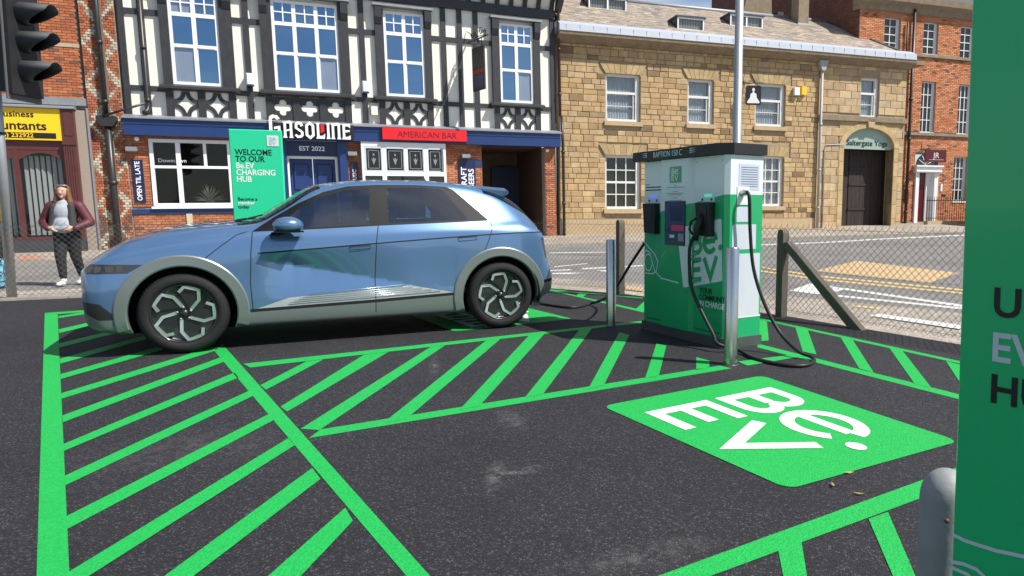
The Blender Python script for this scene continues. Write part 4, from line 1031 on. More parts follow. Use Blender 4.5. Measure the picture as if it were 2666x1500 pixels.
B('valley_wall', MATS['slate_dark'], stn, (11.7,12.0,4.0,5.0,9.3,10.6))  # dark slate block in the roof valley behind the chimney

# ================================================================== THE TALL BRICK HOUSE
HO = ST_O+Vector((-math.sin(ST_A), math.cos(ST_A)))*1.2
hou = empty('brick_house', (HO.x, HO.y, 0), (0,0,ST_A), 'three storey orange brick town house with white sash windows and stone bands', 'building')
HW = [(15.53,16.40,8.55,9.98),(17.72,18.57,8.52,9.96),(19.90,20.75,8.50,9.95),(22.1,22.95,8.50,9.95),(17.78,18.60,4.95,7.28),(19.98,20.80,4.94,7.26),(22.2,23.0,4.94,7.26),(19.92,20.75,1.75,3.86),(22.2,23.0,1.75,3.86),(17.60,18.95,.4,3.95)]
wall('front_wall', hou, MATS['mortar'], 14.15, 26, .2, 10.25, .02, .4, HW)
brickwork(hou, 14.17, 26, .55, 10.25, HW+[(14,26,8.37,8.5),(14,26,4.80,4.92)], nmax=0, cols=[(.52,.19,.08),(.58,.24,.11),(.48,.16,.07),(.62,.28,.14)], dark=.04)
for z0, z1 in ((8.36,8.49),(4.79,4.92)): B('string_course', MATS['stone_cornice'], hou, (14.1,26,-.10,.02,z0,z1))
MB().prism([(.02,10.2),(-.10,10.22),(-.14,10.45),(-.38,10.6),(-.42,10.85),(.3,10.85),(.3,10.2)], 14.0, 26.2, 'x').build('cornice', MATS['stone_cornice'], hou, fix=True)
for i, (a, b, c, d) in enumerate(HW[:9]):
    rows = 4
    f = window(hou, a, b-.10, c, d, .12, 2 if i < 4 else 3, rows, 'sash_white', .05, .035, 'pane_dark', .08)
    B('sash_box', MATS['sash_white'], f, (b-.10,b,.10,.2,c,d)); B('sill', MATS['sash_white'], f, (a-.03,b-.02,-.04,.12,c-.09,c))
    B('net_curtain' if i < 3 else 'room', MATS['curtain' if i < 3 else 'dark_void'], f, (a,b,.19,.2,c,d))
    # flat brick arch
    m = MB()
    for k in range(10): m.bbox(a-.05+k*(b-a+.1)/10, a-.05+(k+1)*(b-a+.1)/10-.008, -.016, .02, d, d+.24, .004, col=(.55*rnd.uniform(.8,1.1),.2,.09))
    m.build('flat_arch', MATS['brick'], hou)
pipe('rainwater_pipe', [(17.05,-.14,10.4),(17.06,-.14,.45)], .07, 'pipe_black', hou, (8.3,6.4,4.6,2.6,1.2))
pipe('rainwater_pipe', [(16.72,-.1,9.8),(16.72,-.1,8.5),(17.0,-.14,8.3)], .045, 'pipe_red', hou)
# side wall in shade, and roof
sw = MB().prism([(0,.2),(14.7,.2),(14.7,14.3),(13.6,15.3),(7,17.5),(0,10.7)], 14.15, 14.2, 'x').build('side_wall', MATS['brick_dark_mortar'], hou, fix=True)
gb = MB(); r = 0; zz = 8.0
while zz < 17:
    L0 = .235; x = 0
    while x < 14.6:
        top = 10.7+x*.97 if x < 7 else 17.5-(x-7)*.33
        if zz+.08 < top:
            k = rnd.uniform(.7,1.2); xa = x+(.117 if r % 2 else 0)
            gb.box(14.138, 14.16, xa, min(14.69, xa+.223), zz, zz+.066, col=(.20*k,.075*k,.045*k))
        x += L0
    zz += .078; r += 1
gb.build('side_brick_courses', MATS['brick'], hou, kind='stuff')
MB().prism([(-.4,10.85),(7,17.6),(14.6,14.3),(14.6,10)], 14.25, 26.2, 'x').build('roof', MATS['slate_dark'], hou, fix=True)
# doorway
ds = B('door_surround', MATS['frame_white'], hou, (17.60,17.80,-.10,.3,.5,3.06), (18.70,18.92,-.10,.3,.5,3.06), (17.52,19.0,-.20,.3,3.06,3.40))
B('cornice', MATS['frame_white'], ds, (17.46,19.06,-.28,.0,3.33,3.40)); B('cornice', MATS['frame_white'], ds, (17.5,19.02,-.24,.0,3.10,3.16))
B('door', mat('maroon', (.10,.008,.012), .35), hou, (17.80,18.40,.18,.24,.5,3.06)); B('side_panel', MATS['frame_white'], hou, (18.40,18.70,.1,.24,.5,3.06))
MB().prism([(18.27+.55*math.cos(math.pi*i/12), 3.40+.55*math.sin(math.pi*i/12)) for i in range(13)], .05, .1, 'y').build('fanlight', MATS['pane_dark'], hou, fix=True)
m = MB()
for k in range(1,6): a = math.pi*k/6; m.tube([(18.27,.03,3.42),(18.27+.5*math.cos(a),.03,3.42+.5*math.sin(a))], .02, 6)
m.build('fanlight_bars', MATS['frame_white'], hou)
hs2 = empty('hanging_board', fr(HO,ST_A,17.95,.9).to_3d(), (0,0,ST_A-math.radians(8)), 'small maroon hanging board with pale letters beside the white doorway', 'sign')
hs2.location.z = 0
MB().box(-.56,.52,-.03,.03,3.50,4.06).build('board', MATS['maroon'], hs2); text('sign_text', 'JR', .36, 'letter_white', hs2, (0,-.034,3.68), align='CENTER', bold=-.005)
MB().box(-.36,.4,-.033,-.03,3.6,3.612).build('rule', MATS['letter_white'], hs2); MB().tube([(-.7,.2,4.1),(.5,0,4.12)], .015).tube([(-.62,.2,4.1),(-.62,.2,4.4)], .015).build('bracket', MATS['black_metal'], hs2)
B('intercom', MATS['frame_white'], hou, (19.15,19.25,-.05,.02,2.2,2.55)); B('name_plate', MATS['ink'], hou, (19.25,19.5,-.03,.02,1.95,2.05))
# railings
ra = empty('iron_railing', (HO.x, HO.y, 0), (0,0,ST_A), 'black iron railing on a low stone kerb in front of the maroon door', 'railing')
B('stone_kerb', MATS['stone_trim'], ra, (17.3,19.75,-1.3,-1.05,.3,.80)); B('rail', MATS['black_metal'], ra, (17.3,19.75,-1.2,-1.16,1.72,1.76)); B('rail', MATS['black_metal'], ra, (17.3,19.75,-1.2,-1.16,.92,.95))
for k in range(19): MB().tube([(17.34+k*.132,-1.18,.80),(17.34+k*.132,-1.18,1.86),(17.34+k*.132,-1.18,1.94)], [.014,.014,.003], 6).build('bar', MATS['black_metal'], ra)
B('house_base', MATS['stone_cornice'], hou, (14.2,26,-.06,.02,.2,.75))
# grey van parked beyond, mostly behind the big sign
van = empty('parked_van', (0,0,0), (0,0,ST_A), 'light grey van parked by the town house, half hidden behind the big sign', 'van')
v0 = fr(HO,ST_A,19.05,3.0); van.location = (v0.x, v0.y, .45)
mat('van_paint', (.42,.43,.45), .35, coat=.5)
prof = [(.02,.35),(0,.9),(.05,1.6),(.22,2.12),(.5,2.2),(3.2,2.2),(3.7,1.9),(4.3,1.25),(5.0,1.05),(5.2,.8),(5.2,.35)]
vb = MB().prism(prof, -.95, .95, 'y').build('body', MATS['van_paint'], van, fix=True)
mod = vb.modifiers.new('bevel', 'BEVEL'); mod.width = .09; mod.segments = 3; mod.limit_method = 'ANGLE'; mod.angle_limit = .9
for x in (.95,4.2):
    for s_ in (-.93,.75):
        w = MB().lathe([(.0,0),(.33,0),(.35,.04),(.35,.16),(.33,.2),(0,.2)], 20, axis='y', center=(x,s_,.34)).build('wheel', mat('tyre', (.012,.012,.013), .8, spec=.3, noise=.5, nscale=30, col2=(.022,.022,.022)), van)
        MB().lathe([(0,-.01),(.2,-.01),(.21,.02)], 16, axis='y', center=(x,s_-.005,.34)).build('rim', MATS['lead_pale'], w)
for s_ in (-.93,.83): B('tail_lamp', mat('lamp_red', (.5,.02,.02), .25), van, (-.03,.03,s_,s_+.1,1.0,1.35))
B('rear_bumper', MATS['ink'], van, (-.06,.1,-.9,.9,.35,.55)); B('rear_window', MATS['pane_dark'], van, (.06,.1,-.7,.7,1.35,1.9))
B('number_plate', MATS['yellow_panel'], van, (-.02,.0,-.26,.26,.75,.87))
# ================================================================== THE BLUE CAR
def pchip(xs, ys, x):
    xs = np.asarray(xs, float); ys = np.asarray(ys, float); h = np.diff(xs); d = np.diff(ys)/h; m = np.zeros(len(xs))
    for i in range(1, len(xs)-1):
        if d[i-1]*d[i] > 0:
            w1, w2 = 2*h[i]+h[i-1], h[i]+2*h[i-1]; m[i] = (w1+w2)/(w1/d[i-1]+w2/d[i])
    m[0] = d[0]; m[-1] = d[-1]
    x = np.clip(x, xs[0], xs[-1]); k = np.clip(np.searchsorted(xs, x)-1, 0, len(h)-1); t = (x-xs[k])/h[k]
    return (2*t**3-3*t**2+1)*ys[k]+(t**3-2*t**2+t)*h[k]*m[k]+(-2*t**3+3*t**2)*ys[k+1]+(t**3-t**2)*h[k]*m[k+1]
CX_ = [0.0,.03,.10,.22,.45,.845,1.20,1.45,1.70,2.05,2.60,3.10,3.50,3.80,4.08,4.30,4.41,4.47,4.56,4.63]
Yk = {1:[.40,.54,.68,.77,.82,.82,.82,.82,.82,.82,.82,.82,.82,.82,.81,.77,.74,.72,.66,.50],
 2:[.55,.69,.81,.88,.905,.915,.915,.915,.915,.915,.915,.915,.915,.915,.90,.865,.84,.82,.76,.58],
 3:[.61,.75,.86,.912,.93,.94,.94,.94,.94,.94,.94,.94,.94,.945,.93,.895,.87,.85,.79,.62],
 4:[.62,.76,.865,.918,.935,.945,.945,.94,.937,.935,.935,.935,.94,.945,.935,.90,.875,.855,.79,.60],
 5:[.61,.74,.84,.895,.915,.935,.94,.94,.936,.932,.93,.93,.93,.925,.905,.865,.84,.83,.74,.55],
 6:[.59,.71,.80,.862,.89,.905,.90,.895,.888,.882,.878,.872,.862,.84,.805,.77,.75,.79,.68,.48],
 7:[.52,.61,.69,.74,.765,.785,.795,.80,.765,.705,.668,.66,.655,.66,.69,.70,.71,.72,.58,.40],
 8:[.34,.44,.51,.55,.57,.59,.61,.63,.615,.575,.55,.545,.54,.54,.55,.56,.57,.58,.45,.30],
 9:[.18,.23,.27,.29,.30,.30,.31,.32,.32,.30,.29,.285,.28,.275,.27,.27,.28,.29,.23,.15]}
Zk = {0:[.32,.27,.235,.215,.20,.20,.20,.20,.20,.20,.20,.20,.20,.21,.24,.28,.30,.32,.36,.44],
 2:[.36,.31,.27,.245,.23,.225,.225,.225,.225,.225,.225,.225,.225,.235,.27,.31,.33,.35,.39,.46],
 3:[.44,.42,.41,.41,.415,.42,.42,.42,.42,.42,.42,.42,.42,.42,.43,.45,.46,.46,.47,.49],
 4:[.55,.56,.58,.60,.63,.66,.66,.66,.66,.66,.66,.67,.68,.70,.70,.70,.68,.64,.56,.52],
 5:[.69,.725,.75,.775,.81,.86,.885,.905,.925,.95,.98,1.01,1.03,1.05,1.055,1.05,1.02,.78,.61,.545],
 6:[.735,.775,.82,.865,.93,1.0,1.055,1.092,1.107,1.125,1.15,1.17,1.185,1.20,1.205,1.13,1.05,.80,.625,.55],
 7:[.75,.797,.85,.915,1.012,1.095,1.14,1.16,1.27,1.48,1.562,1.562,1.535,1.475,1.335,1.19,1.07,.81,.63,.555],
 8:[.757,.81,.87,.942,1.05,1.14,1.175,1.205,1.345,1.545,1.615,1.617,1.592,1.535,1.425,1.225,1.085,.815,.635,.557],
 9:[.76,.818,.88,.957,1.068,1.158,1.19,1.225,1.372,1.572,1.633,1.635,1.61,1.555,1.455,1.24,1.09,.82,.637,.558],
 10:[.76,.82,.885,.962,1.075,1.165,1.197,1.235,1.382,1.578,1.638,1.64,1.615,1.56,1.465,1.245,1.092,.82,.638,.558]}
NXS = 170; SUB = 7
tt = np.linspace(0, 1, NXS)
xsamp = np.interp(tt, [0,.08,.2,.8,.94,1.0], [0,.12,.6,3.75,4.40,4.63])
ctrl = []
for k in range(11):
    y = np.zeros(NXS) if k in (0,10) else pchip(CX_, Yk[k], xsamp)
    z = pchip(CX_, Zk[0 if k == 1 else k], xsamp); ctrl.append(np.stack([y,z],-1))
ctrl = np.stack(ctrl, 1)                 # NXS x 11 x 2
def catmull(P, n):
    out = []; m = P.shape[1]
    for i in range(m-1):
        p0 = P[:,max(i-1,0)]; p1 = P[:,i]; p2 = P[:,i+1]; p3 = P[:,min(i+2,m-1)]
        if i == 0: p0 = p1*2-p2
        if i in (0,): ts = [0]
        else: ts = [j/n for j in range(n)]
        if i == m-2: p3 = np.stack([-p1[:,0], p1[:,1]], -1)
        for t in ts:
            # tension lower where the section turns hard
            a = .5*(2*p1+(p2-p0)*t+(2*p0-5*p1+4*p2-p3)*t*t+(3*p1-p0-3*p2+p3)*t**3); b = p1+(p2-p1)*t
            w = .25 if i in (1,6) else .85
            out.append(a*w+b*(1-w))
    out.append(P[:,-1]); return np.stack(out, 1)
sec = catmull(ctrl, SUB)                 # NXS x NP x 2
NP = sec.shape[1]
xsamp = np.interp(xsamp, [0,.45,4.2,4.63], [.05,.45,4.2,4.555])
car = empty('car', (0,0,0), (0,0,0), 'light metallic blue electric hatchback parked on the green hatched bay', 'car')
cd = Vector((math.cos(math.radians(26.94)), math.sin(math.radians(26.94)))); w1 = Vector((-3.929,6.243)); cn = Vector((-cd.y, cd.x))
c0 = w1-cd*.845+cn*.925
car.location = (c0.x, c0.y, .024); car.rotation_euler = (0,0,math.radians(26.94))
# half shell (near side is local -y)
bm = bmesh.new(); jl = bm.verts.layers.float.new('j')
V = [[None]*NP for _ in range(NXS)]
for i in range(NXS):
    for j in range(NP):
        v = bm.verts.new((xsamp[i], -sec[i,j,0], sec[i,j,1])); v[jl] = (j-1)/SUB+1 if j > 0 else 0; V[i][j] = v
for i in range(NXS-1):
    for j in range(NP-1): bm.faces.new((V[i][j], V[i+1][j], V[i+1][j+1], V[i][j+1]))
bm.faces.new([V[0][j] for j in range(NP)]); bm.faces.new([V[NXS-1][j] for j in range(NP-1,-1,-1)])
bm.normal_update()
def cutline(p, q, jmin, jmax, pad=.004):
    """slice side faces along the segment p-q of the x-z plane"""
    x0, x1 = min(p[0],q[0])-pad, max(p[0],q[0])+pad; z0, z1 = min(p[1],q[1])-pad, max(p[1],q[1])+pad; g = set()
    for f in bm.faces:
        vs = f.verts
        if len(vs) > 8: continue
        c = vs[0].co
        if abs(c.x-(x0+x1)/2) > (x1-x0)/2+.15: continue
        js = [v[jl] for v in vs]
        if min(js) < jmin or max(js) > jmax: continue
        if max(v.co.x for v in vs) < x0 or min(v.co.x for v in vs) > x1 or max(v.co.z for v in vs) < z0 or min(v.co.z for v in vs) > z1: continue
        g.add(f)
    if not g: return
    es = {e for f in g for e in f.edges}; vs = {v for f in g for v in f.verts}
    dx, dz = q[0]-p[0], q[1]-p[1]
    bmesh.ops.bisect_plane(bm, geom=list(g)+list(es)+list(vs), dist=1e-5, plane_co=(p[0],0,p[1]), plane_no=(dz,0,-dx))
def cutpoly(P, closed=True, jmin=1.0, jmax=8.6):
    for i in range(len(P) if closed else len(P)-1): cutline(P[i], P[(i+1) % len(P)], jmin, jmax)
def cutx(x, jmin, jmax, curve=None): pass
def inside(P, x, z):
    c = False; n = len(P)
    for i in range(n):
        a, b = P[i], P[i-1]
        if (a[1] > z) != (b[1] > z) and x < (b[0]-a[0])*(z-a[1])/(b[1]-a[1])+a[0]: c = not c
    return c
def strip(P, w):
    s = stroke(P, w); return [tuple(a) for a, b in s]+[tuple(b) for a, b in s[::-1]]
WC = ((.845,.37),(3.845,.37)); RIN, ROUT = .435, .535
def arcpts(c, r, a0, a1, n): return [(c[0]+r*math.cos(math.radians(a0+(a1-a0)*i/n)), c[1]+r*math.sin(math.radians(a0+(a1-a0)*i/n))) for i in range(n+1)]
P_ = {}
for k, c in enumerate(WC):
    P_['arch%d' % k] = arcpts(c, RIN, -30, 210, 30)
    P_['ring%d' % k] = [(c[0]+ROUT*.985*math.cos(math.radians(a))*(1.0), c[1]+ROUT*math.sin(math.radians(a))) for a in (-22,-8,8,24,40,56,72,84,96,108,124,140,156,172,188,202)]
P_['dlo'] = [(1.43,1.105),(1.62,1.235),(1.85,1.375),(2.08,1.487),(2.32,1.548),(2.6,1.568),(3.0,1.572),(3.32,1.560),(3.40,1.53),(3.75,1.19),(2.6,1.15),(1.9,1.118)]
P_['fglass'] = [(1.66,1.135),(1.83,1.30),(2.06,1.435),(2.28,1.505),(2.50,1.533),(2.535,1.52),(2.49,1.163),(1.9,1.135)]
P_['rglass'] = [(2.685,1.175),(2.70,1.525),(2.72,1.538),(3.0,1.545),(3.24,1.537),(3.29,1.515),(3.50,1.235),(3.50,1.205)]
P_['qglass'] = []
P_['seam_fd'] = strip([(1.405,.37),(1.395,.62),(1.415,.92),(1.435,1.10)], .009)
P_['seam_dd'] = strip([(2.515,.27),(2.52,.62),(2.545,.98),(2.575,1.15)], .009)
P_['seam_rd'] = strip([(3.66,.87),(3.70,.95),(3.765,1.12),(3.75,1.185)], .008)
P_['seam_bn'] = strip([(1.04,.87),(1.18,.985),(1.30,1.075),(1.42,1.118)], .008)
P_['seam_tail'] = strip([(3.75,1.195),(3.82,1.32),(3.74,1.47)], .006)
P_['line'] = strip([(1.47,.903),(2.0,.935),(2.55,.972),(3.1,1.007),(3.66,1.04),(4.05,1.056),(4.40,1.058)], .013)
P_['blackline'] = [(1.33,.345),(1.33,.375),(2.52,.405),(3.40,.435),(3.40,.405),(2.52,.372)]
P_['sillc'] = [(1.2,.20),(1.33,.345),(2.52,.372),(3.40,.405),(3.5,.20)]
P_['garnish'] = [(1.44,.378),(1.72,.468),(2.10,.488),(2.87,.530),(3.32,.433),(2.52,.405)]
P_['headl'] = [(-.05,.845),(.20,.838),(.56,.826),(.44,.752),(.20,.752),(-.05,.757)]
P_['chin'] = [(-.05,.40),(.10,.405),(.20,.345),(.46,.335),(.50,.18),(-.05,.18)]
P_['grillc'] = [(.06,.515),(.22,.49),(.36,.345),(.20,.345),(.10,.405)]
P_['rblack'] = strip([(4.18,.48),(4.40,.50),(4.70,.53)], .035)
P_['taill'] = [(4.345,1.0),(4.7,1.0),(4.7,.76),(4.39,.76)]
P_['diag'] = [(1.46,.845),(2.2,.685),(2.90,.525)]
for nm in ('ring0','ring1','arch0','arch1','dlo','fglass','rglass','line','seam_fd','seam_dd','seam_rd','seam_bn','blackline','sillc','garnish','headl','chin','grillc','rblack','taill'):
    cutpoly(P_[nm], nm not in ('sillc',), 1.0, 8.6)
cutpoly(P_['diag'], False, 2.0, 6.0)
# windscreen, rear window, bonnet edge, roof edge: cut on top faces
def cut_top(plane_co, plane_no, x0, x1, j0, j1):
    g = set()
    for f in bm.faces:
        if len(f.verts) > 8: continue
        js = [v[jl] for v in f.verts]; xs_ = [v.co.x for v in f.verts]
        if min(js) >= j0 and max(js) <= j1 and max(xs_) > x0 and min(xs_) < x1: g.add(f)
    if not g: return
    es = {e for f in g for e in f.edges}; vs = {v for f in g for v in f.verts}
    bmesh.ops.bisect_plane(bm, geom=list(g)+list(es)+list(vs), dist=1e-5, plane_co=plane_co, plane_no=plane_no)
cut_top((1.24,0,0), (1,.10,0), 1.1, 1.45, 6.0, 10)      # cowl line
cut_top((2.02,0,0), (1,.06,0), 1.9, 2.2, 6.0, 10)       # header
cut_top((3.74,0,0), (1,0,0), 3.6, 3.9, 6.0, 10)
cut_top((.12,0,0), (1,.04,0), 0, .3, 5.5, 10)           # bonnet front edge
cut_top((4.33,0,0), (1,0,0), 4.2, 4.5, 6.0, 10)
# door crease: hollow above and below the diagonal
def crease(x, z):
    if not (1.46 < x < 3.35) or not (.45 < z < 1.05): return 0.0
    zd = np.interp(x, [1.46,2.2,2.90,3.35], [.845,.685,.525,.47]); zl = np.interp(x, [1.47,2.0,2.55,3.1,3.66], [.903,.935,.972,1.007,1.04])
    zo = np.interp(x, [1.46,1.72,2.87,3.35], [.41,.475,.535,.45]); D = .075*min(1, max(0, (zd-zo)/.26))*np.interp(x, [1.46,1.75,3.35], [0,1,1])
    if z > zl or z < zo: return 0
    if z >= zd: return D*(zl-z)/(zl-zd)
    return D*(z-zo)/(zd-zo+1e-6)
bm.normal_update()
for v in bm.verts:
    if 2 < v[jl] < 6 and v.co.y < -.5: v.co.y += crease(v.co.x, v.co.z)
bm.normal_update()
# labels
def label(f):
    c = f.calc_center_median(); x, z = c.x, c.z; js = [v[jl] for v in f.verts]; j = sum(js)/len(js)
    if len(f.verts) > 20: return 'nose' if x < 1 else 'tail'
    if j < 1.02: return 'floor'
    side = j < 8.6
    if side:
        for k in (0,1):
            if (x-WC[k][0])**2+(z-WC[k][1])**2 < (RIN-.002)**2 and j < 6.0: return 'hole'
        for nm in ('fglass','rglass'):
            if inside(P_[nm], x, z): return nm
        if inside(P_['dlo'], x, z): return 'dlo'
        if j < 6.3:
            if inside(P_['line'], x, z): return 'gap'
            if inside(P_['rblack'], x, z): return 'gap'
            if inside(P_['headl'], x, z) and x < .57: return 'headl'
            if inside(P_['chin'], x, z): return 'chin'
            if inside(P_['grillc'], x, z): return 'grillc'
            if inside(P_['taill'], x, z): return 'taill'
            if inside(P_['blackline'], x, z): return 'gap'
            for nm in ('seam_fd','seam_dd','seam_rd','seam_bn'):
                if inside(P_[nm], x, z): return 'gap'
            if inside(P_['garnish'], x, z): return 'garnish'
    if j > 7.0 and x > 1.2:
        b = 1.24+.10*(-c.y); e = 2.02+.06*(-c.y)
        if x > b-.0 and x < e: return 'screen' if (j > 7.35 ) else 'body'
        if x > 3.74 and x < 4.33: return 'rwin'
    if j > 6.6 and x > 4.33: return 'taill' if z > .76 else 'body'
    if side and 1.32 < x < 3.45 and z < np.interp(x, [1.33,2.52,3.40], [.345,.372,.405]): return 'sillc'
    if side and x > 4.1 and z < .5: return 'lower'
    if x < 1.25 and j > 5.6:
        if x < .12+.04*abs(c.y): return 'body'
        return 'bonnet'
    if inside([(1.41,.36),(1.41,1.3),(1.7,1.5),(2.56,1.5),(2.53,.9),(2.515,.36)], x, z) and j < 6.6: return 'fdoor'
    if inside([(2.515,.36),(2.53,.9),(2.56,1.5),(3.9,1.3),(3.72,1.0),(3.66,.87),(3.3,.5),(3.3,.36)], x, z) and j < 6.6: return 'rdoor'
    if j > 7.3 and 2.0 < x < 3.75: return 'roof'
    return 'body'
labs = {}
vn = {v: v.normal.copy() for v in bm.verts}
for f in bm.faces: labs.setdefault(label(f), []).append(f)
mat('car_blue', (.105,.20,.36), .28, metal=.5, coat=1.0, noise=.0)
b_ = MATS['car_blue'].node_tree.nodes['Principled BSDF']; b_.inputs['Coat Roughness'].default_value = .02
mat('car_black', (.008,.008,.009), .5, spec=.15); mat('car_trim', (.018,.018,.019), .55)
mat('car_gap', (.004,.004,.005), .8)
mat('car_silver', (.20,.225,.22), .4, metal=.5); mat('rim_silver', (.62,.66,.65), .28, metal=.85); mat('rim_black', (.014,.014,.015), .3, coat=.4)
mat('tyre', (.012,.012,.013), .8, spec=.3); mat('car_seat', (.045,.047,.052), .8); mat('lamp_lens', (.02,.021,.024), .08, coat=1.0); mat('lamp_red', (.5,.02,.02), .25)
mat('garnish_silver', (.42,.44,.45), .45, metal=.3)
glassmat('car_glass', (.16,.30,.37), .13); glassmat('screen_glass', (.72,.80,.76), .06); glassmat('rear_glass', (.10,.11,.12), .10)
LM = {'body':'car_blue','nose':'car_blue','tail':'car_blue','floor':'car_trim','fglass':'car_glass','rglass':'car_glass','dlo':'car_black','gap':'car_gap','headl':'lamp_lens','chin':'car_silver','grillc':'car_trim','taill':'lamp_lens','garnish':'garnish_silver','screen':'screen_glass','rwin':'rear_glass','sillc':'car_silver','lower':'car_silver','bonnet':'car_blue','fdoor':'car_blue','rdoor':'car_blue','roof':'car_blue'}
NAMES = {'floor':'underbody','fglass':'front_window','rglass':'rear_window','dlo':'window_trim','gap':'shut_line','headl':'headlight','chin':'lower_bumper','grillc':'bumper_grille','taill':'tail_lamp','garnish':'door_garnish','screen':'windscreen','rwin':'tailgate_glass','sillc':'side_sill','lower':'rear_bumper_cladding','bonnet':'bonnet','fdoor':'front_door','rdoor':'rear_door','roof':'roof','body':'body_shell'}
def emit(name, faces, m, mirror, both=False, off=0.0):
    vi = {}; vs = []; fs = []; ns = []
    for s in ((1,-1) if both else ((-1,) if mirror else (1,))):
        for f in faces:
            idx = []
            for v in f.verts:
                k = (v, s if abs(v.co.y) > 1e-6 else 0)
                if k not in vi:
                    n = vn[v].copy()
                    if k[1] == 0: n.y = 0; n.normalize()
                    vi[k] = len(vs); p = v.co+n*off; vs.append((p.x, p.y*s, p.z)); ns.append((n.x, n.y*s, n.z))
                idx.append(vi[k])
            fs.append(tuple(idx) if s > 0 else tuple(idx[::-1]))
    me = bpy.data.meshes.new(name); me.from_pydata(vs, [], fs); me.materials.append(MATS[m]); me.polygons.foreach_set('use_smooth', [True]*len(fs))
    me.normals_split_custom_set_from_vertices(ns); me.update()
    return link(name, me, car)
body_faces = labs.get('body', [])+labs.get('nose', [])+labs.get('tail', [])
emit('body_shell', body_faces, 'car_blue', False, True)
PARTS = {}
for k in ('floor','screen','rwin','bonnet','roof'): PARTS[k] = emit(NAMES[k], labs[k], LM[k], False, True)
for k in ('fdoor','rdoor','fglass','rglass','dlo','gap','headl','chin','grillc','taill','garnish','sillc','lower'):
    if k in labs:
        for s in (False, True): PARTS[(k,s)] = emit(NAMES[k], labs[k], LM[k], s)
for s in (False, True):
    PARTS[('fglass',s)].parent = PARTS[('fdoor',s)]; PARTS[('rglass',s)].parent = PARTS[('rdoor',s)]
# wheel arch cladding rings, proud of the body
def ysurf(x, z):
    i = int(np.clip(np.searchsorted(xsamp, x), 1, NXS-1)); t = (x-xsamp[i-1])/(xsamp[i]-xsamp[i-1])
    S = sec[i-1]*(1-t)+sec[i]*t; j0, j1 = 1, 1+6*SUB
    return float(np.interp(z, S[j0:j1,1], S[j0:j1,0]))
for k, c in enumerate(WC):
    for s in (-1,1):
        n = 40; vs = []
        for i in range(n+1):
            a = math.radians(-21+222*i/n); ca, sa = math.cos(a), math.sin(a)
            for r, o_, base in ((RIN-.004,-.06,0),(RIN-.004,.006,0),(RIN+.008,.014,0),(ROUT-.012,.016,1),(ROUT,.008,1),(ROUT+.001,-.012,1)):
                zz = max(.2, c[1]+r*sa); yy = ysurf(c[0]+r*ca, zz)
                vs.append((c[0]+r*ca, s*(yy+o_), zz))
        fs = [(i*6+q, i*6+q+1, (i+1)*6+q+1, (i+1)*6+q) for i in range(n) for q in range(5)]+[tuple(range(6)), tuple(n*6+q for q in range(5,-1,-1))]
        o = MB().add(vs, fs, smooth=True).build('wheel_arch_trim', MATS['car_silver'], car, fix=True)
        md = o.modifiers.new('e', 'EDGE_SPLIT'); md.split_angle = math.radians(24)
bm.free()
# garnish ribs, handles
for s in (-1,1):
    for i in range(5):
        z0 = .408+i*.019; x0 = 1.72+i*.045; x1 = 3.18-i*.095
        MB().tube([(x0,s*.951,z0+.012),((x0+x1)/2,s*.953,z0+.012+.022),(x1,s*.951,z0+.012+.045)], .003, 6).build('garnish_rib', MATS['rim_silver'], PARTS[('garnish',s > 0)])
    for x0, z0, key in ((2.29,.930,'fdoor'),(3.38,.995,'rdoor')):
        yy = .9365 if x0 < 3 else .936
        MB().tube([(x0,s*yy,z0+.02),(x0,s*yy,z0-.018),(x0+.2,s*yy,z0-.005),(x0+.2,s*yy,z0+.03),(x0,s*yy,z0+.02)], .0028, 5).build('door_handle', MATS['car_gap'], PARTS[(key,s > 0)])
# pixel lamps
for s in (-1,1):
    h = PARTS[('headl',s > 0)]
    for x, w_ in ((.14,.05),(.20,.05),(.28,.06),(.36,.05)):
        yy = ysurf(x+.03, .79); B('lamp_pixel', mat('lamp_cell', (.16,.15,.14), .15, metal=.6), h, (x,x+w_,s*(yy+.001)-.004,s*(yy+.001)+.004,.768,.82))
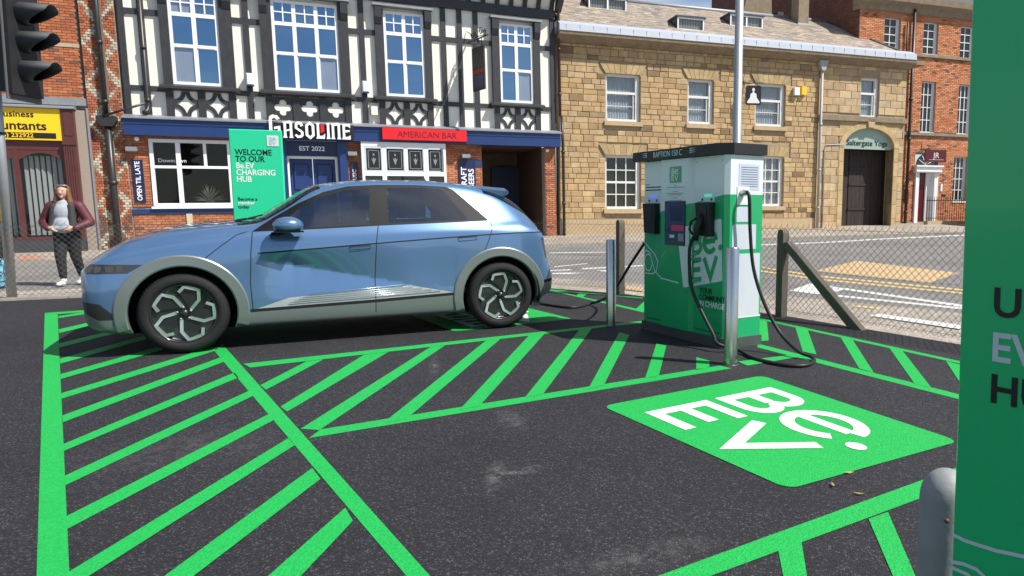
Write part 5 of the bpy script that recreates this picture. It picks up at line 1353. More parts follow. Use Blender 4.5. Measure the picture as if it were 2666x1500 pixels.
# wheels
PET = [(.055,.028),(.128,.112),(.135,.207),(.024,.245),(-.022,.198)]
def make_wheel(x, s, ph):
    w = empty('wheel', (x, s*.845, .368), (0,0,0)); w.parent = car
    if s > 0: w.rotation_euler = (0,0,math.pi)
    # y axis: outer face towards -y
    tp = [(.266,-.075),(.276,-.090),(.300,-.098),(.335,-.092),(.356,-.070),(.366,-.045),(.368,0.0),(.366,.06),(.356,.09),(.30,.12),(.255,.1)]
    ty = MB().lathe([(r,-(-h)) for r,h in tp], 64, axis='y').build('tyre', MATS['tyre'], w)
    # tread grooves
    tb = MB()
    for i in range(72):
        a = 2*math.pi*i/72
        for sh in (0,):
            c, sn = math.cos(a), math.sin(a); r0 = .350; r1 = .3715
            q = []
            for r, yy in ((.3585,-.074),(.3690,-.045),(.3712,-.012)):
                q.append((r, yy))
            dw = .0085
            vs = []
            for r, yy in q:
                for dd in (-dw, dw): vs.append((r*c-dd*sn, yy, r*sn+dd*c))
            tb.add(vs, [(0,1,3,2),(2,3,5,4)])
    tb.build('tread', MATS['tyre'], ty)
    rim = MB().lathe([(.269,-.072),(.262,-.080),(.255,-.074),(.252,-.045),(.232,-.038),(.12,-.032),(.0,-.032)], 48, axis='y').build('rim', MATS['rim_black'], w)
    MB().lathe([(.2685,-.076),(.264,-.083),(.2585,-.079)], 48, axis='y').build('rim_edge', MATS['rim_black'], rim)
    for k in range(5):
        a = ph+2*math.pi*k/5; c, sn = math.cos(a), math.sin(a)
        st = stroke(PET, .027); mb = MB()
        L_ = [(p.x*c-p.y*sn, p.x*sn+p.y*c) for ab in st for p in ab]
        ys_ = [-.052,-.062,-.070,-.074,-.072]
        vs = [(L_[2*i+q][0], ys_[i], L_[2*i+q][1]) for i in range(5) for q in (0,1)]+[(L_[2*i+q][0], ys_[i]+.022, L_[2*i+q][1]) for i in range(5) for q in (0,1)]
        fs = []
        for i in range(4):
            b = 2*i; fs += [(b,b+1,b+3,b+2),(b,b+2,b+12,b+10),(b+1,b+11,b+13,b+3)]
        fs += [(0,10,11,1),(8,9,19,18)]
        mb.add(vs, fs); mb.build('spoke', MATS['rim_silver'], rim, fix=True)
        # dark vane inside each petal
        vp = [(PET[i][0]*c-PET[i][1]*sn, PET[i][0]*sn+PET[i][1]*c) for i in (0,1,2,3,4)]
        MB().prism(vp, -.048, -.036, 'y').build('aero_panel', MATS['rim_black'], rim, fix=True)
        aa = a+.35; MB().lathe([(0,-.064),(.010,-.064),(.011,-.05)], 8, axis='y', center=(.057*math.cos(aa),0,.057*math.sin(aa))).build('wheel_nut', MATS['lead'], rim)
    MB().lathe([(0,-.066),(.030,-.066),(.034,-.055),(.036,-.04)], 20, axis='y').build('hub_cap', MATS['rim_black'], rim)
    return w
for x, ph in ((.845,.05),(3.845,.42)):
    make_wheel(x, -1, ph); make_wheel(x, 1, ph)
    for s in (-1,1):
        a0 = [(RIN+.02, .93),(RIN+.02,.55),(.05,.55)]
        mb = MB(); n = 28; vs = []
        for r, y in a0:
            for i in range(n+1):
                a = math.radians(-12+204*i/n); vs.append((x+r*math.cos(a), s*y, .37+r*math.sin(a)))
        fs = [(k*(n+1)+i, k*(n+1)+i+1, (k+1)*(n+1)+i+1, (k+1)*(n+1)+i) for k in range(2) for i in range(n)]
        mb.add(vs, fs).build('wheel_housing', MATS['car_gap'], car)
# mirrors
for s in (-1,1):
    m = MB().ellipsoid((1.74,s*1.03,1.165), (.135,.10,.082), 18, 12)
    for i, v in enumerate(m.v):
        x, y, z = v
        m.v[i] = (x, y, max(z, 1.112) if z < 1.112 else z)
    mi = m.build('door_mirror', MATS['car_blue'], car)
    MB().box(1.615,1.87,s*1.03-.088,s*1.03+.088,1.098,1.112).build('mirror_base', MATS['car_black'], mi)
    MB().prism([(1.60,1.10),(1.72,1.10),(1.66,1.07),(1.58,1.07)], s*.88, s*1.0, 'y').build('mirror_arm', MATS['car_black'], mi, fix=True)
# spoiler, fin, wipers
sp = []
for x, z, w_, th in ((3.60,1.586,.60,.05),(3.78,1.578,.605,.09),(3.93,1.566,.60,.085),(4.04,1.560,.585,.05),(4.065,1.552,.575,.02)):
    sp.append([(x,-w_,z-.035),(x,-w_*.8,z),(x,0,z+.022),(x,w_*.8,z),(x,w_,z-.035),(x,w_*.97,z-.035-th),(x,0,z-th),(x,-w_*.97,z-.035-th)])
mb = MB(); vs = [p for r in sp for p in r]; fs = [(i*8+k, i*8+(k+1) % 8, (i+1)*8+(k+1) % 8, (i+1)*8+k) for i in range(4) for k in range(8)]+[tuple(range(7,-1,-1)), tuple(32+k for k in range(8))]
mb.add(vs, fs, smooth=False).build('spoiler', MATS['car_blue'], car, fix=True)
MB().add([(3.05,-.03,1.62),(3.05,.03,1.62),(3.27,.025,1.615),(3.27,-.025,1.615),(3.23,0,1.685),(3.20,0,1.68)], [(0,3,4,5),(1,5,4,2),(0,5,1),(3,2,4)]).build('antenna_fin', MATS['car_black'], car)
MB().tube([(1.28,-.30,1.20),(1.47,-.62,1.235)], .008, 6).tube([(1.40,-.15,1.225),(1.53,-.66,1.262)], .007, 6).build('wiper', MATS['car_trim'], car)
MB().tube([(1.27,.35,1.20),(1.38,-.12,1.222)], .008, 6).build('wiper', MATS['car_trim'], car)
B('cowl', MATS['car_trim'], car, (1.22,1.32,-.72,.72,1.12,1.165))
# cabin
MB().prism([(1.32,.95),(1.95,.98),(1.95,.92),(1.32,.6)], -.78, .78, 'y').build('dashboard', MATS['car_seat'], car, fix=True)
B('cabin_floor', MATS['car_seat'], car, (1.3,4.1,-.8,.8,.40,.46))
B('parcel_shelf', MATS['car_seat'], car, (3.55,4.2,-.74,.74,1.08,1.11))
for x, ys2 in ((2.15,(-.38,.38)),(3.05,(-.40,.40))):
    for y in ys2:
        st = MB().prism([(x,.75),(x+.5,.70),(x+.52,.78),(x+.68,1.28),(x+.60,1.30),(x+.44,.86),(x,.86)], y-.25, y+.25, 'y').build('seat', MATS['car_seat'], car, fix=True)
        md = st.modifiers.new('b', 'BEVEL'); md.width = .05; md.segments = 3
        hr = MB().bbox(x+.60,x+.70,y-.13,y+.13,1.31,1.47,.04).build('headrest', MATS['car_seat'], st)
MB().tube([(1.98+.06*math.sin(a),.38+.18*math.cos(a),1.06+.17*math.sin(a)) for a in [i*.314 for i in range(20)]], .014, 6, closed=True).build('steering_wheel', MATS['car_trim'], car)
# ================================================================== CHARGER
mat('ev_green', (.003,.34,.118), .38, noise=.1, nscale=2, coat=.3); mat('ev_white', (.66,.71,.71), .35, coat=.3); mat('ev_white2', (.55,.66,.66), .4)
mat('plinth_grey', (.10,.115,.11), .4, metal=.4, noise=.4, nscale=3); mat('screen_dark', (.010,.012,.02), .12, coat=.6); mat('rubber', (.012,.012,.013), .5, spec=.4)
mat('led_blue', (.05,.1,.6), .3, emis=(.12,.22,1.0,.5)); mat('led_green', (.05,.5,.3), .3, emis=(.1,.9,.5,.35)); mat('pink_panel', (.55,.04,.12), .4)
mat('steel', (.55,.55,.53), .24, metal=1.0, noise=.25, nscale=40, stretch=(1,1,.02), col2=(.40,.40,.39)); mat('galv', (.42,.44,.45), .42, metal=.65, noise=.4, nscale=8, col2=(.33,.34,.35))
mat('photo_blue', (.42,.52,.66), .4, noise=.9, nscale=2.2, stretch=(1,1,.5), col2=(.62,.58,.55))
CHA = math.radians(-57.63)
chg = empty('ev_charger', (.31,7.55,.022), (0,0,CHA), 'green and white rapid car charger with black cap, screen and two cables', 'charger')
Wd, Dp, Ht = 1.33, .47, 1.82
def chframe(u, y, z):   # local -> world
    return Vector((.31+u*math.cos(CHA)-y*math.sin(CHA), 7.55+u*math.sin(CHA)+y*math.cos(CHA), z+.022))
# cabinet outline (plan): centre panel stands a little proud, right corner chamfered
plan = [(0,.02),(.335,.02),(.35,-.015),(.82,-.015),(.86,.02),(1.29,.02),(1.33,.06),(1.33,Dp),(0,Dp)]
wave = lambda u: 1.235+.17*u if u <= 1.29 else 1.455
cab = MB(); n = len(plan)
def zsplit(p): return 1.455 if p[1] > .05 and p[0] > 1.0 else (1.235 if p[0] < .01 else wave(p[0]))
vs = []
for p in plan: vs += [(p[0],p[1],.10),(p[0],p[1],zsplit(p)),(p[0],p[1],Ht)]
for i in range(n):
    j = (i+1) % n
    cab.add([vs[3*i],vs[3*j],vs[3*j+1],vs[3*i+1]], [(0,1,2,3)], 1); cab.add([vs[3*i+1],vs[3*j+1],vs[3*j+2],vs[3*i+2]], [(0,1,2,3)], 0)
cab.add([(p[0],p[1],Ht) for p in plan], [tuple(range(n))], 0)
cab.build('cabinet', [MATS['ev_white'], MATS['ev_green']], chg, fix=True)
MB().prism([(-.02,.0),(1.30,.0),(1.35,.05),(1.35,Dp+.01),(-.02,Dp+.01)], 0, .10, 'z').build('plinth', MATS['plinth_grey'], chg, fix=True)
cp = MB().prism([(-.13,-.05),(1.25,-.05),(1.36,.07),(1.36,Dp+.02),(-.13,Dp+.02)], Ht+.005, Ht+.105, 'z').build('cap', MATS['ink'], chg, fix=True)
text('cap_text', 'RAPTION 150 C', .085, 'ev_white2', cp, (.50,-.054,Ht+.027), bold=-.01, align='CENTER', sx=.82)
for x0, s_ in ((.14,-1),(.86,1)):
    for k in range(3): MB().add([(x0,-.0525,Ht+.04+k*.018),(x0+s_*.10,-.0525,Ht+.046+k*.018),(x0,-.0525,Ht+.050+k*.018)], [(0,1,2)]).build('chevron', MATS['ev_white2'], cp)
for u in (.342,.84): B('panel_gap', MATS['ink'], chg, (u-.004,u+.004,.012,.02,.12,1.80))
B('panel_gap', MATS['ink'], chg, (.02,1.28,.017,.02,.135,.142))
for z in (.13,.95,1.77):
    for u in (.03,.31,.89,1.26): MB().lathe([(0,0),(.007,0),(.008,.003)], 8, axis='y', center=(u,.0165,z)).build('screw', MATS['steel'], chg)
def front(name, m, u0, u1, z0, z1, out=.004, thick=.004, parent=chg, y=None):
    yy = (-.015 if .35 < (u0+u1)/2 < .82 else .02) if y is None else y
    return B(name, MATS[m], parent, (u0,u1,yy-out,yy-out+thick,z0,z1))
lg = front('logo_square', 'ev_green', .50, .685, 1.585, 1.745, .006)
strokes_mesh(LOGO, .07, (.86,.56,.04), mapf=lambda p, z: (.505+p.x*.175, -.0225-z, 1.588+p.y*.155), z0=0, dz=.0003).build('logo_letters', MATS['ev_white'], lg)
for k, (w, z) in enumerate(((.03,1.555),(.30,1.535),(.08,1.495),(.27,1.475),(.20,1.46),(.08,1.43),(.22,1.405),(.18,1.39))): front('small_print', 'lead', .59-w/2, .59+w/2, z, z+.006, .003)
sc = front('screen', 'screen_dark', .43, .76, .955, 1.40, .012, .012)
front('screen_notice', 'pink_panel', .545, .755, 1.10, 1.16, .015, .002, sc, -.015); front('card_reader', 'lead', .66, .75, 1.0, 1.075, .015, .002, sc, -.015); front('card_icon', 'ev_white2', .52, .60, 1.03, 1.06, .015, .002, sc, -.015)
front('display_glow', 'navy_panel', .52, .72, 1.2, 1.34, .014, .001, sc, -.015)
for u0, u1, led in ((.06,.28,'led_blue'),(.95,1.165,'led_green')):
    h = MB().prism([(u0,1.38),(u1,1.38),(u1,1.06),(u0+.03,1.07),(u0+.01,1.3)], -.05, .02, 'y').build('connector_holster', MATS['rubber'], chg, fix=True)
    MB().prism([(u0+.05,1.35),(u1-.04,1.35),(u1-.05,1.18),(u0+.06,1.18)], -.054, -.05, 'y').build('holster_mouth', MATS['ink'], h, fix=True)
    lp = front('status_lamp', led, u0+.06, u1-.05, 1.435, 1.462, .006); ic = front('connector_icon', 'ev_white2', u0+.01, u1-.01, 1.39, 1.43, .003)
    for x in (u0+.03,u1-.05): MB().lathe([(0,.0),(.013,.0),(.013,.002)], 10, axis='y', center=(x,.014,1.41)).build('connector_symbol', MATS['ink'], ic)
front('text_lines', 'ink', .02, .30, 1.545, 1.556, .003); front('text_lines', 'ink', .02, .34, 1.515, 1.526, .003); front('text_lines', 'ev_green', .02, .1, 1.575, 1.585, .003)
front('door_lock', 'ink', .325, .345, .73, .91, .004, y=.02)
# tilted white card with the company mark
cardp = [(.655,.945),(.74,.54),(.755,.535),(1.318,.65),(1.318,.70),(1.27,1.22),(1.25,1.235),(.76,1.15),(.655,1.13)]
cd_ = MB()
for i, seg in enumerate((( .655,.825),(.855,1.318))): pass
cd1 = [(.66,.952),(.74,.545),(.755,.537),(.822,.551),(.822,.952)]
cd2 = [(.858,.558),(1.28,.645),(1.287,.66),(1.262,1.215),(1.245,1.23),(.858,1.165)]
cd3 = [(.765,.954),(.822,.954),(.822,1.157),(.765,1.147)]
card = MB().prism(cd1, -.0185, -.0175, 'y').prism(cd3, -.0186, -.0175, 'y').prism(cd2, .0165, .0175, 'y').prism([(.822,.551),(.858,.558),(.858,1.165),(.822,1.157)], -.005, -.004, 'y').build('logo_card', MATS['ev_white'], chg, fix=True)
def cmap(p, z):
    a = .155; x0, z0 = .72, .545; s = .655; x = p.x*.96; y = p.y
    u = x0+s*(x*math.cos(a)-y*math.sin(a)*.2)-.0; zz = z0+s*(y*math.cos(a)+x*math.sin(a))-.03
    return (u, (-.0195 if u < .83 else .0155)-z-.001, zz)
strokes_mesh(LOGO, .075, (.88,.56,.045), mapf=cmap, z0=0, dz=.0003).build('logo_letters', MATS['ev_green'], card)
text('slogan', 'YOUR\nCOMMUNITY', .078, 'ink', chg, (.95,.0175,.505), bold=.012, ext=.001, lines=.85, sx=.9); text('slogan', 'IN CHARGE', .078, 'ev_white', chg, (.95,.0175,.375), bold=.012, ext=.001, sx=.9)
# looping cable drawing
sw = [[(0,.97),(.10,.90),(.20,.84),(.255,.76),(.23,.66),(.16,.625),(0,.625)],[(0,.86),(.05,.875),(.11,.85),(.15,.76),(.20,.66),(.27,.62),(.34,.60)],arc(.08,.745,.07,.09,0,350,18)]
strokes_mesh(sw, .013, None, mapf=lambda p, z: (p.x, .0165-z, p.y), dz=.0003).build('cable_drawing', MATS['ev_white2'], chg)
strokes_mesh([[(.345,.60),(.66,.575)]], .013, None, mapf=lambda p, z: (p.x, -.0175-z, p.y)).build('cable_drawing', MATS['ev_white2'], chg)
# side face
for k_ in range(9): B('vent_slot', MATS['lead'], chg, (1.331,1.3355,.19,.40,1.53+k_*.022,1.537+k_*.022))
def side(name, m, y0, y1, z0, z1, out=.003): return B(name, MATS[m], chg, (1.33,1.33+out,y0,y1,z0,z1))
side('vent_panel', 'photo_blue', .16, .42, 1.50, 1.74); side('socket_plate', 'ev_white', .14, .29, 1.36, 1.53, .006); side('photo_panel', 'photo_blue', .14, .29, 1.20, 1.34); side('photo_panel', 'photo_blue', .09, .39, .94, 1.175); side('photo_panel', 'photo_blue', .10, .45, .30, .90); side('pale_line', 'ev_white', .07, .47, .285, .30)
MB().lathe([(.03,0),(.035,.02),(.03,.05),(.022,.07)], 14, axis='x', center=(1.335,.20,1.47)).build('cable_gland', MATS['steel'], chg)
def smooth(pts, n=8):
    P = [Vector(p) for p in pts]; out = []
    for i in range(len(P)-1):
        p0, p1, p2, p3 = P[max(i-1,0)], P[i], P[i+1], P[min(i+2,len(P)-1)]
        for k in range(n):
            t = k/n; out.append(.5*((2*p1)+(p2-p0)*t+(2*p0-5*p1+4*p2-p3)*t*t+(3*p1-p0-3*p2+p3)*t**3))
    return out+[P[-1]]
inv = Matrix.Translation((.31,7.55,.022)) @ Matrix.Rotation(CHA, 4, 'Z'); inv.invert()
def loc_(p): return inv @ Vector(p)
gq = lambda x, y, z=.04: (lambda p: loc_((p.x,p.y,z)))(G(x,y,.02))
def at(x, y, Y): d = ray(x,y); t = Y/d.y; return loc_((d.x*t, Y, CAMH+d.z*t))
pts = [(1.36,.20,1.47),(1.44,.19,1.44), at(1953,600,6.45), at(1962,700,6.42), at(1990,790,6.35), at(2030,865,6.25), at(2076,913,6.05), gq(2112,938,.05), gq(2119,947), gq(2098,957), gq(2060,958), gq(2016,951.5), gq(1962,938), gq(1922,920,.05)]
pts += [(1.40,-.12,.08),(1.30,-.10,.16),(1.14,-.10,.34),(1.0,-.11,.54),(.955,-.11,.74),(.97,-.12,.96),(1.03,-.10,1.10)]
MB().tube(smooth(pts), .0165, 10).build('cable', MATS['rubber'], chg)
nz = MB().tube([(1.03,-.10,1.02),(1.045,-.09,1.16),(1.05,-.04,1.26)], [.024,.034,.04], 12).tube([(.985,-.10,1.08),(.945,-.11,1.12),(.955,-.10,1.20),(1.01,-.085,1.23)], .013, 8).build('connector', MATS['rubber'], chg)
pts = [(-.01,.24,1.22),(-.06,.24,1.16), at(1648,678,7.9), at(1623,719,8.2), at(1608,742,8.45), at(1577,776,9.0), gq(1539,796,.05), gq(1510,802), gq(1484,804.5), gq(1452,801), gq(1425,797), gq(1395,791), loc_((-1.75,10.25,.06)), loc_((-1.75,10.6,.5)), loc_((-1.85,10.5,.85))]
MB().tube(smooth(pts), .0165, 10).build('cable', MATS['rubber'], chg)

# ================================================================== BOLLARDS
for i, (x, y, h, lab) in enumerate(((.99,5.80,1.0,'brushed steel bollard standing in front of the charger beside the looped cable'),(-.04,7.78,.98,'brushed steel bollard left of the charger, nearer the car'))):
    b = empty('steel_bollard', (x,y,.022), (0,0,0), lab, 'bollard', 'steel bollards guarding the charger')
    MB().lathe([(.0565,0),(.0565,h-.006),(.052,h)], 32).build('post', MATS['steel'], b)
    MB().lathe([(.052,h),(.0,h+.002)], 32).build('top', MATS['steel'], b)
    MB().lathe([(.0,.0),(.068,.0),(.066,.004),(.0575,.005)], 24).build('base_ring', MATS['plinth_grey'], b)
gb_ = empty('grey_bollard', (.815,1.63,.022), (0,0,0), 'weathered pale grey dome topped bollard at the edge of the big green sign', 'bollard')
mat('grey_plastic', (.30,.31,.32), .6, noise=.55, nscale=5, col2=(.18,.18,.17), bump=.2, bscale=30)
MB().lathe([(.060,0),(.060,.615)]+[(.060*math.cos(a*.157), .615+.072*math.sin(a*.157)) for a in range(1,10)]+[(0,.687)], 32).build('post', MATS['grey_plastic'], gb_)
MB().lathe([(0,-.062),(.006,-.062),(.007,-.058)], 10, axis='y', center=(-.022,.005,.58)).build('rust_spot', mat('rust', (.14,.09,.05), .8), gb_)

# ================================================================== SIGN BOARDS
mat('board_green', (.008,.52,.165), .35, coat=.2, noise=.08, nscale=1.5)
ws = empty('welcome_sign', (-6.13,11.2,.02), (0,0,math.radians(18.4)), 'bright green welcome board with black and white lettering standing behind the windscreen', 'sign')
MB().bbox(0,.765,-.045,.045,.25,2.585,.012).build('board', mat('board_mint', (.018,.60,.295), .45), ws)
for x in (.12,.60): B('leg', MATS['galv'], ws, (x,x+.06,-.03,.03,0,.25))
sq = B('logo_square', MATS['ev_white'], ws, (.545,.715,-.052,-.046,2.33,2.50)); strokes_mesh(LOGO, .06, (.86,.56,.035), mapf=lambda p, z: (.552+p.x*.155, -.0535-z, 2.337+p.y*.155), dz=.0003).build('logo_letters', mat('pale_green', (.30,.48,.42), .6), sq)
for i, (t, c) in enumerate((('WELCOME','ink'),('TO OUR','ink'),('Be.EV','letter_white'),('CHARGING','letter_white'),('HUB','letter_white'))): text('sign_text', t, .128, c, ws, (.075,-.047,2.185-i*.107), bold=.016, ext=.001, sx=.86)
for i, (t, c) in enumerate((('Become a','ink'),('member','letter_white'),('today','ink'))): text('sign_text', t, .075, c, ws, (.075,-.047,1.46-i*.062), bold=.016, ext=.001, sx=.95)
ar = strokes_mesh([arc(.5,.9,.22,.30,0,360,24),arc(.5,.9,.17,.25,0,360,24)], .02, None, mapf=lambda p, z: (p.x, -.047-z, p.y)).build('cable_drawing', MATS['ev_white2'], ws)
bs = empty('large_green_sign', (.782,1.5,.022), (0,-.022,CHA), 'tall dark green sign board with black and white lettering filling the right edge', 'sign')
MB().bbox(0,.72,0,.05,.12,1.98,.004).build('board', MATS['board_green'], bs)
for x in (.1,.58): B('leg', MATS['galv'], bs, (x,x+.05,.005,.045,0,.12))
k = 1.5/1.7
for t, c, z in (('ULTRA-RAPID','ink',1.083),('EV CHARGING','ev_white2',.974),('HUB','ink',.872)):
    zz = 1.34+(z-1.34)*k-.022
    text('sign_text', t, .087, c, bs, (.070,-.001,zz), bold=.02, ext=.0006, sx=1.02)
strokes_mesh([[(0,.598),(.03,.595),(.10,.60),(.18,.615),(.4,.70)],[(0,.533),(.03,.54),(.06,.54),(.09,.525),(.12,.50),(.14,.46)],[(0,.52),(.04,.52),(.07,.505),(.09,.47)]], .0085, None, mapf=lambda p, z: (p.x, -.0015-z, p.y-.02)).build('cable_drawing', MATS['ev_white2'], bs)

# ================================================================== CHAIN LINK FENCE
mat('wire', (.10,.10,.095), .55, metal=.3); mat('fence_concrete', (.13,.11,.085), .9, noise=.6, nscale=12, col2=(.08,.07,.055), bump=.6, bscale=60); 
FPATH = [fr(PUB_O,PUB_A,-6,11.98), fr(PUB_O,PUB_A,8.0,11.98), Vector((-.9,11.46)), Vector((.13,10.82)), Vector((2.12,8.52)), Vector((3.38,6.72)), Vector((5.6,3.58)), Vector((8.2,-.1))]
fen = empty('chain_link_fence', (0,0,.02), (0,0,0), 'low chain link fence on concrete posts round the edge of the car park', 'fence')
hF = 1.06; sp_ = .082; wm = MB(); dist = 0
for a, b in zip(FPATH, FPATH[1:]):
    Ls = (b-a).length; d = (b-a)/Ls; nrm = Vector((-d.y, d.x))
    def pt(t, z, o=0): q = a+d*t+nrm*o; return (q.x, q.y, z)
    k = -int(hF/sp_)-1
    while k*sp_ < Ls:
        t0 = k*sp_
        for sgn in (1,-1):
            # wire from (t0,0) going up-right, or from (t0,h) going down-right
            ta, tb = max(0,t0), min(Ls,t0+hF)
            if tb-ta > .02:
                za, zb = (ta-t0, tb-t0) if sgn > 0 else (hF-(ta-t0), hF-(tb-t0))
                wm.tube([pt(ta,.05+za,.002*sgn), pt(tb,.05+zb,.002*sgn)], .0024, 4, caps=False)
        k += 1
    for z in (.08,.58,.05+hF-.03): wm.tube([pt(0,z,.004), pt(Ls,z,.004)], .0025, 4, caps=False)
    kk = 0
    while kk*sp_ < Ls: # twisted barbs
        wm.tube([pt(kk*sp_,.05+hF,0), pt(kk*sp_+.012,.05+hF+.035,0)], .002, 4, caps=False); kk += 1
wm.build('wire_mesh', MATS['wire'], fen, kind='stuff')
def post(x, y, h, ang):
    mb = MB().prism([(-.05,0),(.05,0),(.05,h-.05),(.035,h-.015),(0,h),(-.035,h-.015),(-.05,h-.05)], -.05, .05, 'y')
    return mb.build('post', MATS['fence_concrete'], fen, loc=(x,y,0), rot=(0,0,ang), fix=True)
for x, y, h in ((.09,10.76,1.16),(2.06,8.46,1.08)): post(x, y, h, CHA)
for u in (-2.5,8.0): p = fr(PUB_O,PUB_A,u,12.0); post(p.x, p.y, 1.14, PUB_A)
post(5.6,3.5,1.08,0.7)
bd = Vector((2.68-2.06,7.56-8.46)); L_ = bd.length
MB().prism([(0,.90),(.10,.93),(L_+.10,.0),(L_-.07,.0)], -.045, .045, 'y').build('brace', MATS['fence_concrete'], fen, loc=(2.06,8.46,0), rot=(0,0,math.atan2(bd.y,bd.x)), fix=True)

# ================================================================== TRAFFIC LIGHT, LAMP COLUMN
tl = empty('traffic_light', (-9.03,10.28,.0), (0,math.radians(1.2),0), 'black three lamp traffic signal seen from the side on a grey pole', 'traffic light')
MB().tube([(0,0,0),(0,0,4.3)], .062, 18).build('pole', MATS['galv'], tl)
MB().tube([(0,0,2.42),(0,0,2.46)], .066, 18).build('strap', MATS['black_metal'], tl)
hd = B('signal_head', mat('signal_black', (.012,.012,.014), .6), tl, (.20,.40,-.17,.17,3.02,4.42))
B('backing_board', mat('signal_edge', (.10,.10,.10), .6), hd, (.40,.415,-.30,.30,2.90,4.42)); B('front_board', MATS['signal_black'], hd, (.415,.47,-.27,.27,2.98,4.40))
for i, z in enumerate((3.33,3.74,4.13)):
    n = 24; vs = []
    for k_ in range(n):
        a = 2*math.pi*k_/n; up_ = (1+math.sin(a))/2; ln = .10+.33*min(1, up_*1.5)
        vs += [(.47,.16*math.cos(a),z+.16*math.sin(a)), (.47+ln,.13*math.cos(a),z+.135*math.sin(a)-.0)]
    o = MB().add(vs, [(2*k_, 2*((k_+1) % n), 2*((k_+1) % n)+1, 2*k_+1) for k_ in range(n)], smooth=True).build('hood', mat('hood_grey', (.06,.062,.066), .7), hd)
    md = o.modifiers.new('s', 'SOLIDIFY'); md.thickness = .006
    MB().lathe([(0,.0),(.12,.0),(.13,-.02)], 20, axis='x', center=(.485,0,z)).build('lens', MATS['screen_dark'], hd)
MB().tube([(0,0,4.1),(.2,0,4.1)], .025).tube([(0,0,3.2),(.2,0,3.2)], .025).build('bracket', MATS['black_metal'], tl)
bb = MB().bbox(-.23,-.065,-.09,.09,1.15,1.72,.02).build('push_button_box', MATS['yellow_panel'], tl)
MB().tube(smooth([(.02,-.07,4.3),(.10,-.1,4.15),(.05,-.1,3.95),(.2,-.12,3.9)]), .012, 6).build('cable', MATS['rubber'], tl)
lc = empty('lamp_column', (1.73,9.95,.02), (0,0,0), 'slim galvanised steel lamp column rising behind the charger', 'lamp post')
MB().tube([(0,0,0),(0,0,1.3)], .085, 20).build('base', MATS['galv'], lc); MB().tube([(0,0,1.3),(0,0,1.36),(0,0,6.2)], [.085,.062,.055], 20).build('column', MATS['galv'], lc)
MB().bbox(-.12,.12,-.55,.05,6.15,6.25,.03).build('lantern', MATS['galv'], lc)
# ================================================================== PEOPLE
mat('skin', (.52,.30,.22), .55); mat('hair', (.055,.03,.016), .5, noise=.8, nscale=18, stretch=(1,1,.12), col2=(.30,.12,.03)); mat('jacket_red', (.085,.012,.022), .6, noise=.4, nscale=14, col2=(.13,.025,.035))
mat('jacket_dark', (.035,.035,.038), .8); mat('hoodie', (.36,.39,.43), .9, noise=.2, nscale=10); mat('trousers', (.012,.013,.014), .85, noise=.3, nscale=10); mat('shoe_white', (.7,.7,.72), .6); mat('lips', (.42,.14,.12), .5); mat('eye', (.03,.02,.018), .3)
mat('coat_dark', (.03,.032,.036), .85, noise=.7, nscale=30, col2=(.07,.07,.075))
def remeshed(mb, name, m, parent, vox=.012, it=6):
    o = mb.build(name, MATS[m], parent)
    r = o.modifiers.new('r', 'REMESH'); r.mode = 'VOXEL'; r.voxel_size = vox; r.use_smooth_shade = True
    s = o.modifiers.new('s', 'SMOOTH'); s.iterations = it; s.factor = .6
    return o
def hand(mb, w, d, side, r=.009):
    """palm and five bent fingers continuing from wrist w along direction d"""
    w = Vector(w); d = Vector(d).normalized(); sx = Vector((0,0,1)).cross(d); sx = sx.normalized() if sx.length > .1 else Vector((1,0,0)); up = d.cross(sx)
    mb.ellipsoid(w+d*.045, (.038,.038,.05), 10, 8)
    for i, (o, ln) in enumerate(((-.03,.060),(-.010,.072),(.010,.068),(.03,.052))):
        p0 = w+d*.075+sx*o; p1 = p0+d*ln*.55; p2 = p1+(d*.6-up*.5)*ln*.5
        mb.cap(p0, p1, r, r*.92, 8); mb.cap(p1, p2, r*.92, r*.8, 8)
    t0 = w+d*.03+sx*.035*side; mb.cap(t0, t0+(d*.7+sx*.6*side)*.05, r*1.1, r*.9, 8)
# ---- walking woman
wn = empty('person', (-9.72,12.30,.0), (0,0,math.radians(14)), 'person with long auburn hair, maroon jacket sleeves, pale hoodie and black trousers', 'person')
wn.location.z = gz(12.3)-.005; wn.scale = (1.06,1.05,1.03)
hips = [(-.085,0,.90),(.085,0,.90)]; kn = [(-.075,-.10,.50),(.085,.04,.49)]; an = [(-.06,-.10,.09),(.09,.20,.12)]
bd = MB()
bd.ellipsoid((0,-.02,1.60), (.078,.092,.115), 18, 14); bd.cap((0,.01,1.40), (0,-.005,1.53), .052, .048)
bd.ellipsoid((0,-.112,1.585), (.014,.02,.022)); bd.ellipsoid((0,-.088,1.512), (.03,.02,.02)); bd.ellipsoid((-.079,.0,1.59), (.012,.022,.03)); bd.ellipsoid((.079,.0,1.59), (.012,.022,.03))
bd.ellipsoid((0,.01,1.25), (.17,.11,.20)); bd.ellipsoid((0,-.01,1.02), (.165,.125,.17))
for i in (0,1):
    s_ = -1 if i == 0 else 1
    bd.cap(hips[i], kn[i], .085, .058); bd.cap(kn[i], an[i], .056, .038); bd.cap(an[i], (an[i][0]+.01*s_,an[i][1]-.13,.05), .035, .03)
    sh, el = (s_*.19,.02,1.36), (s_*.31,.03,1.08); wr = (s_*.16,-.17,.985)
    bd.cap((s_*.1,.01,1.36), sh, .06, .055); bd.cap(sh, el, .05, .042); bd.cap(el, wr, .04, .03)
    hand(bd, wr, (-s_*.75,-.25,-.25), -s_)
body = remeshed(bd, 'body', 'skin', wn, .0075, 3)
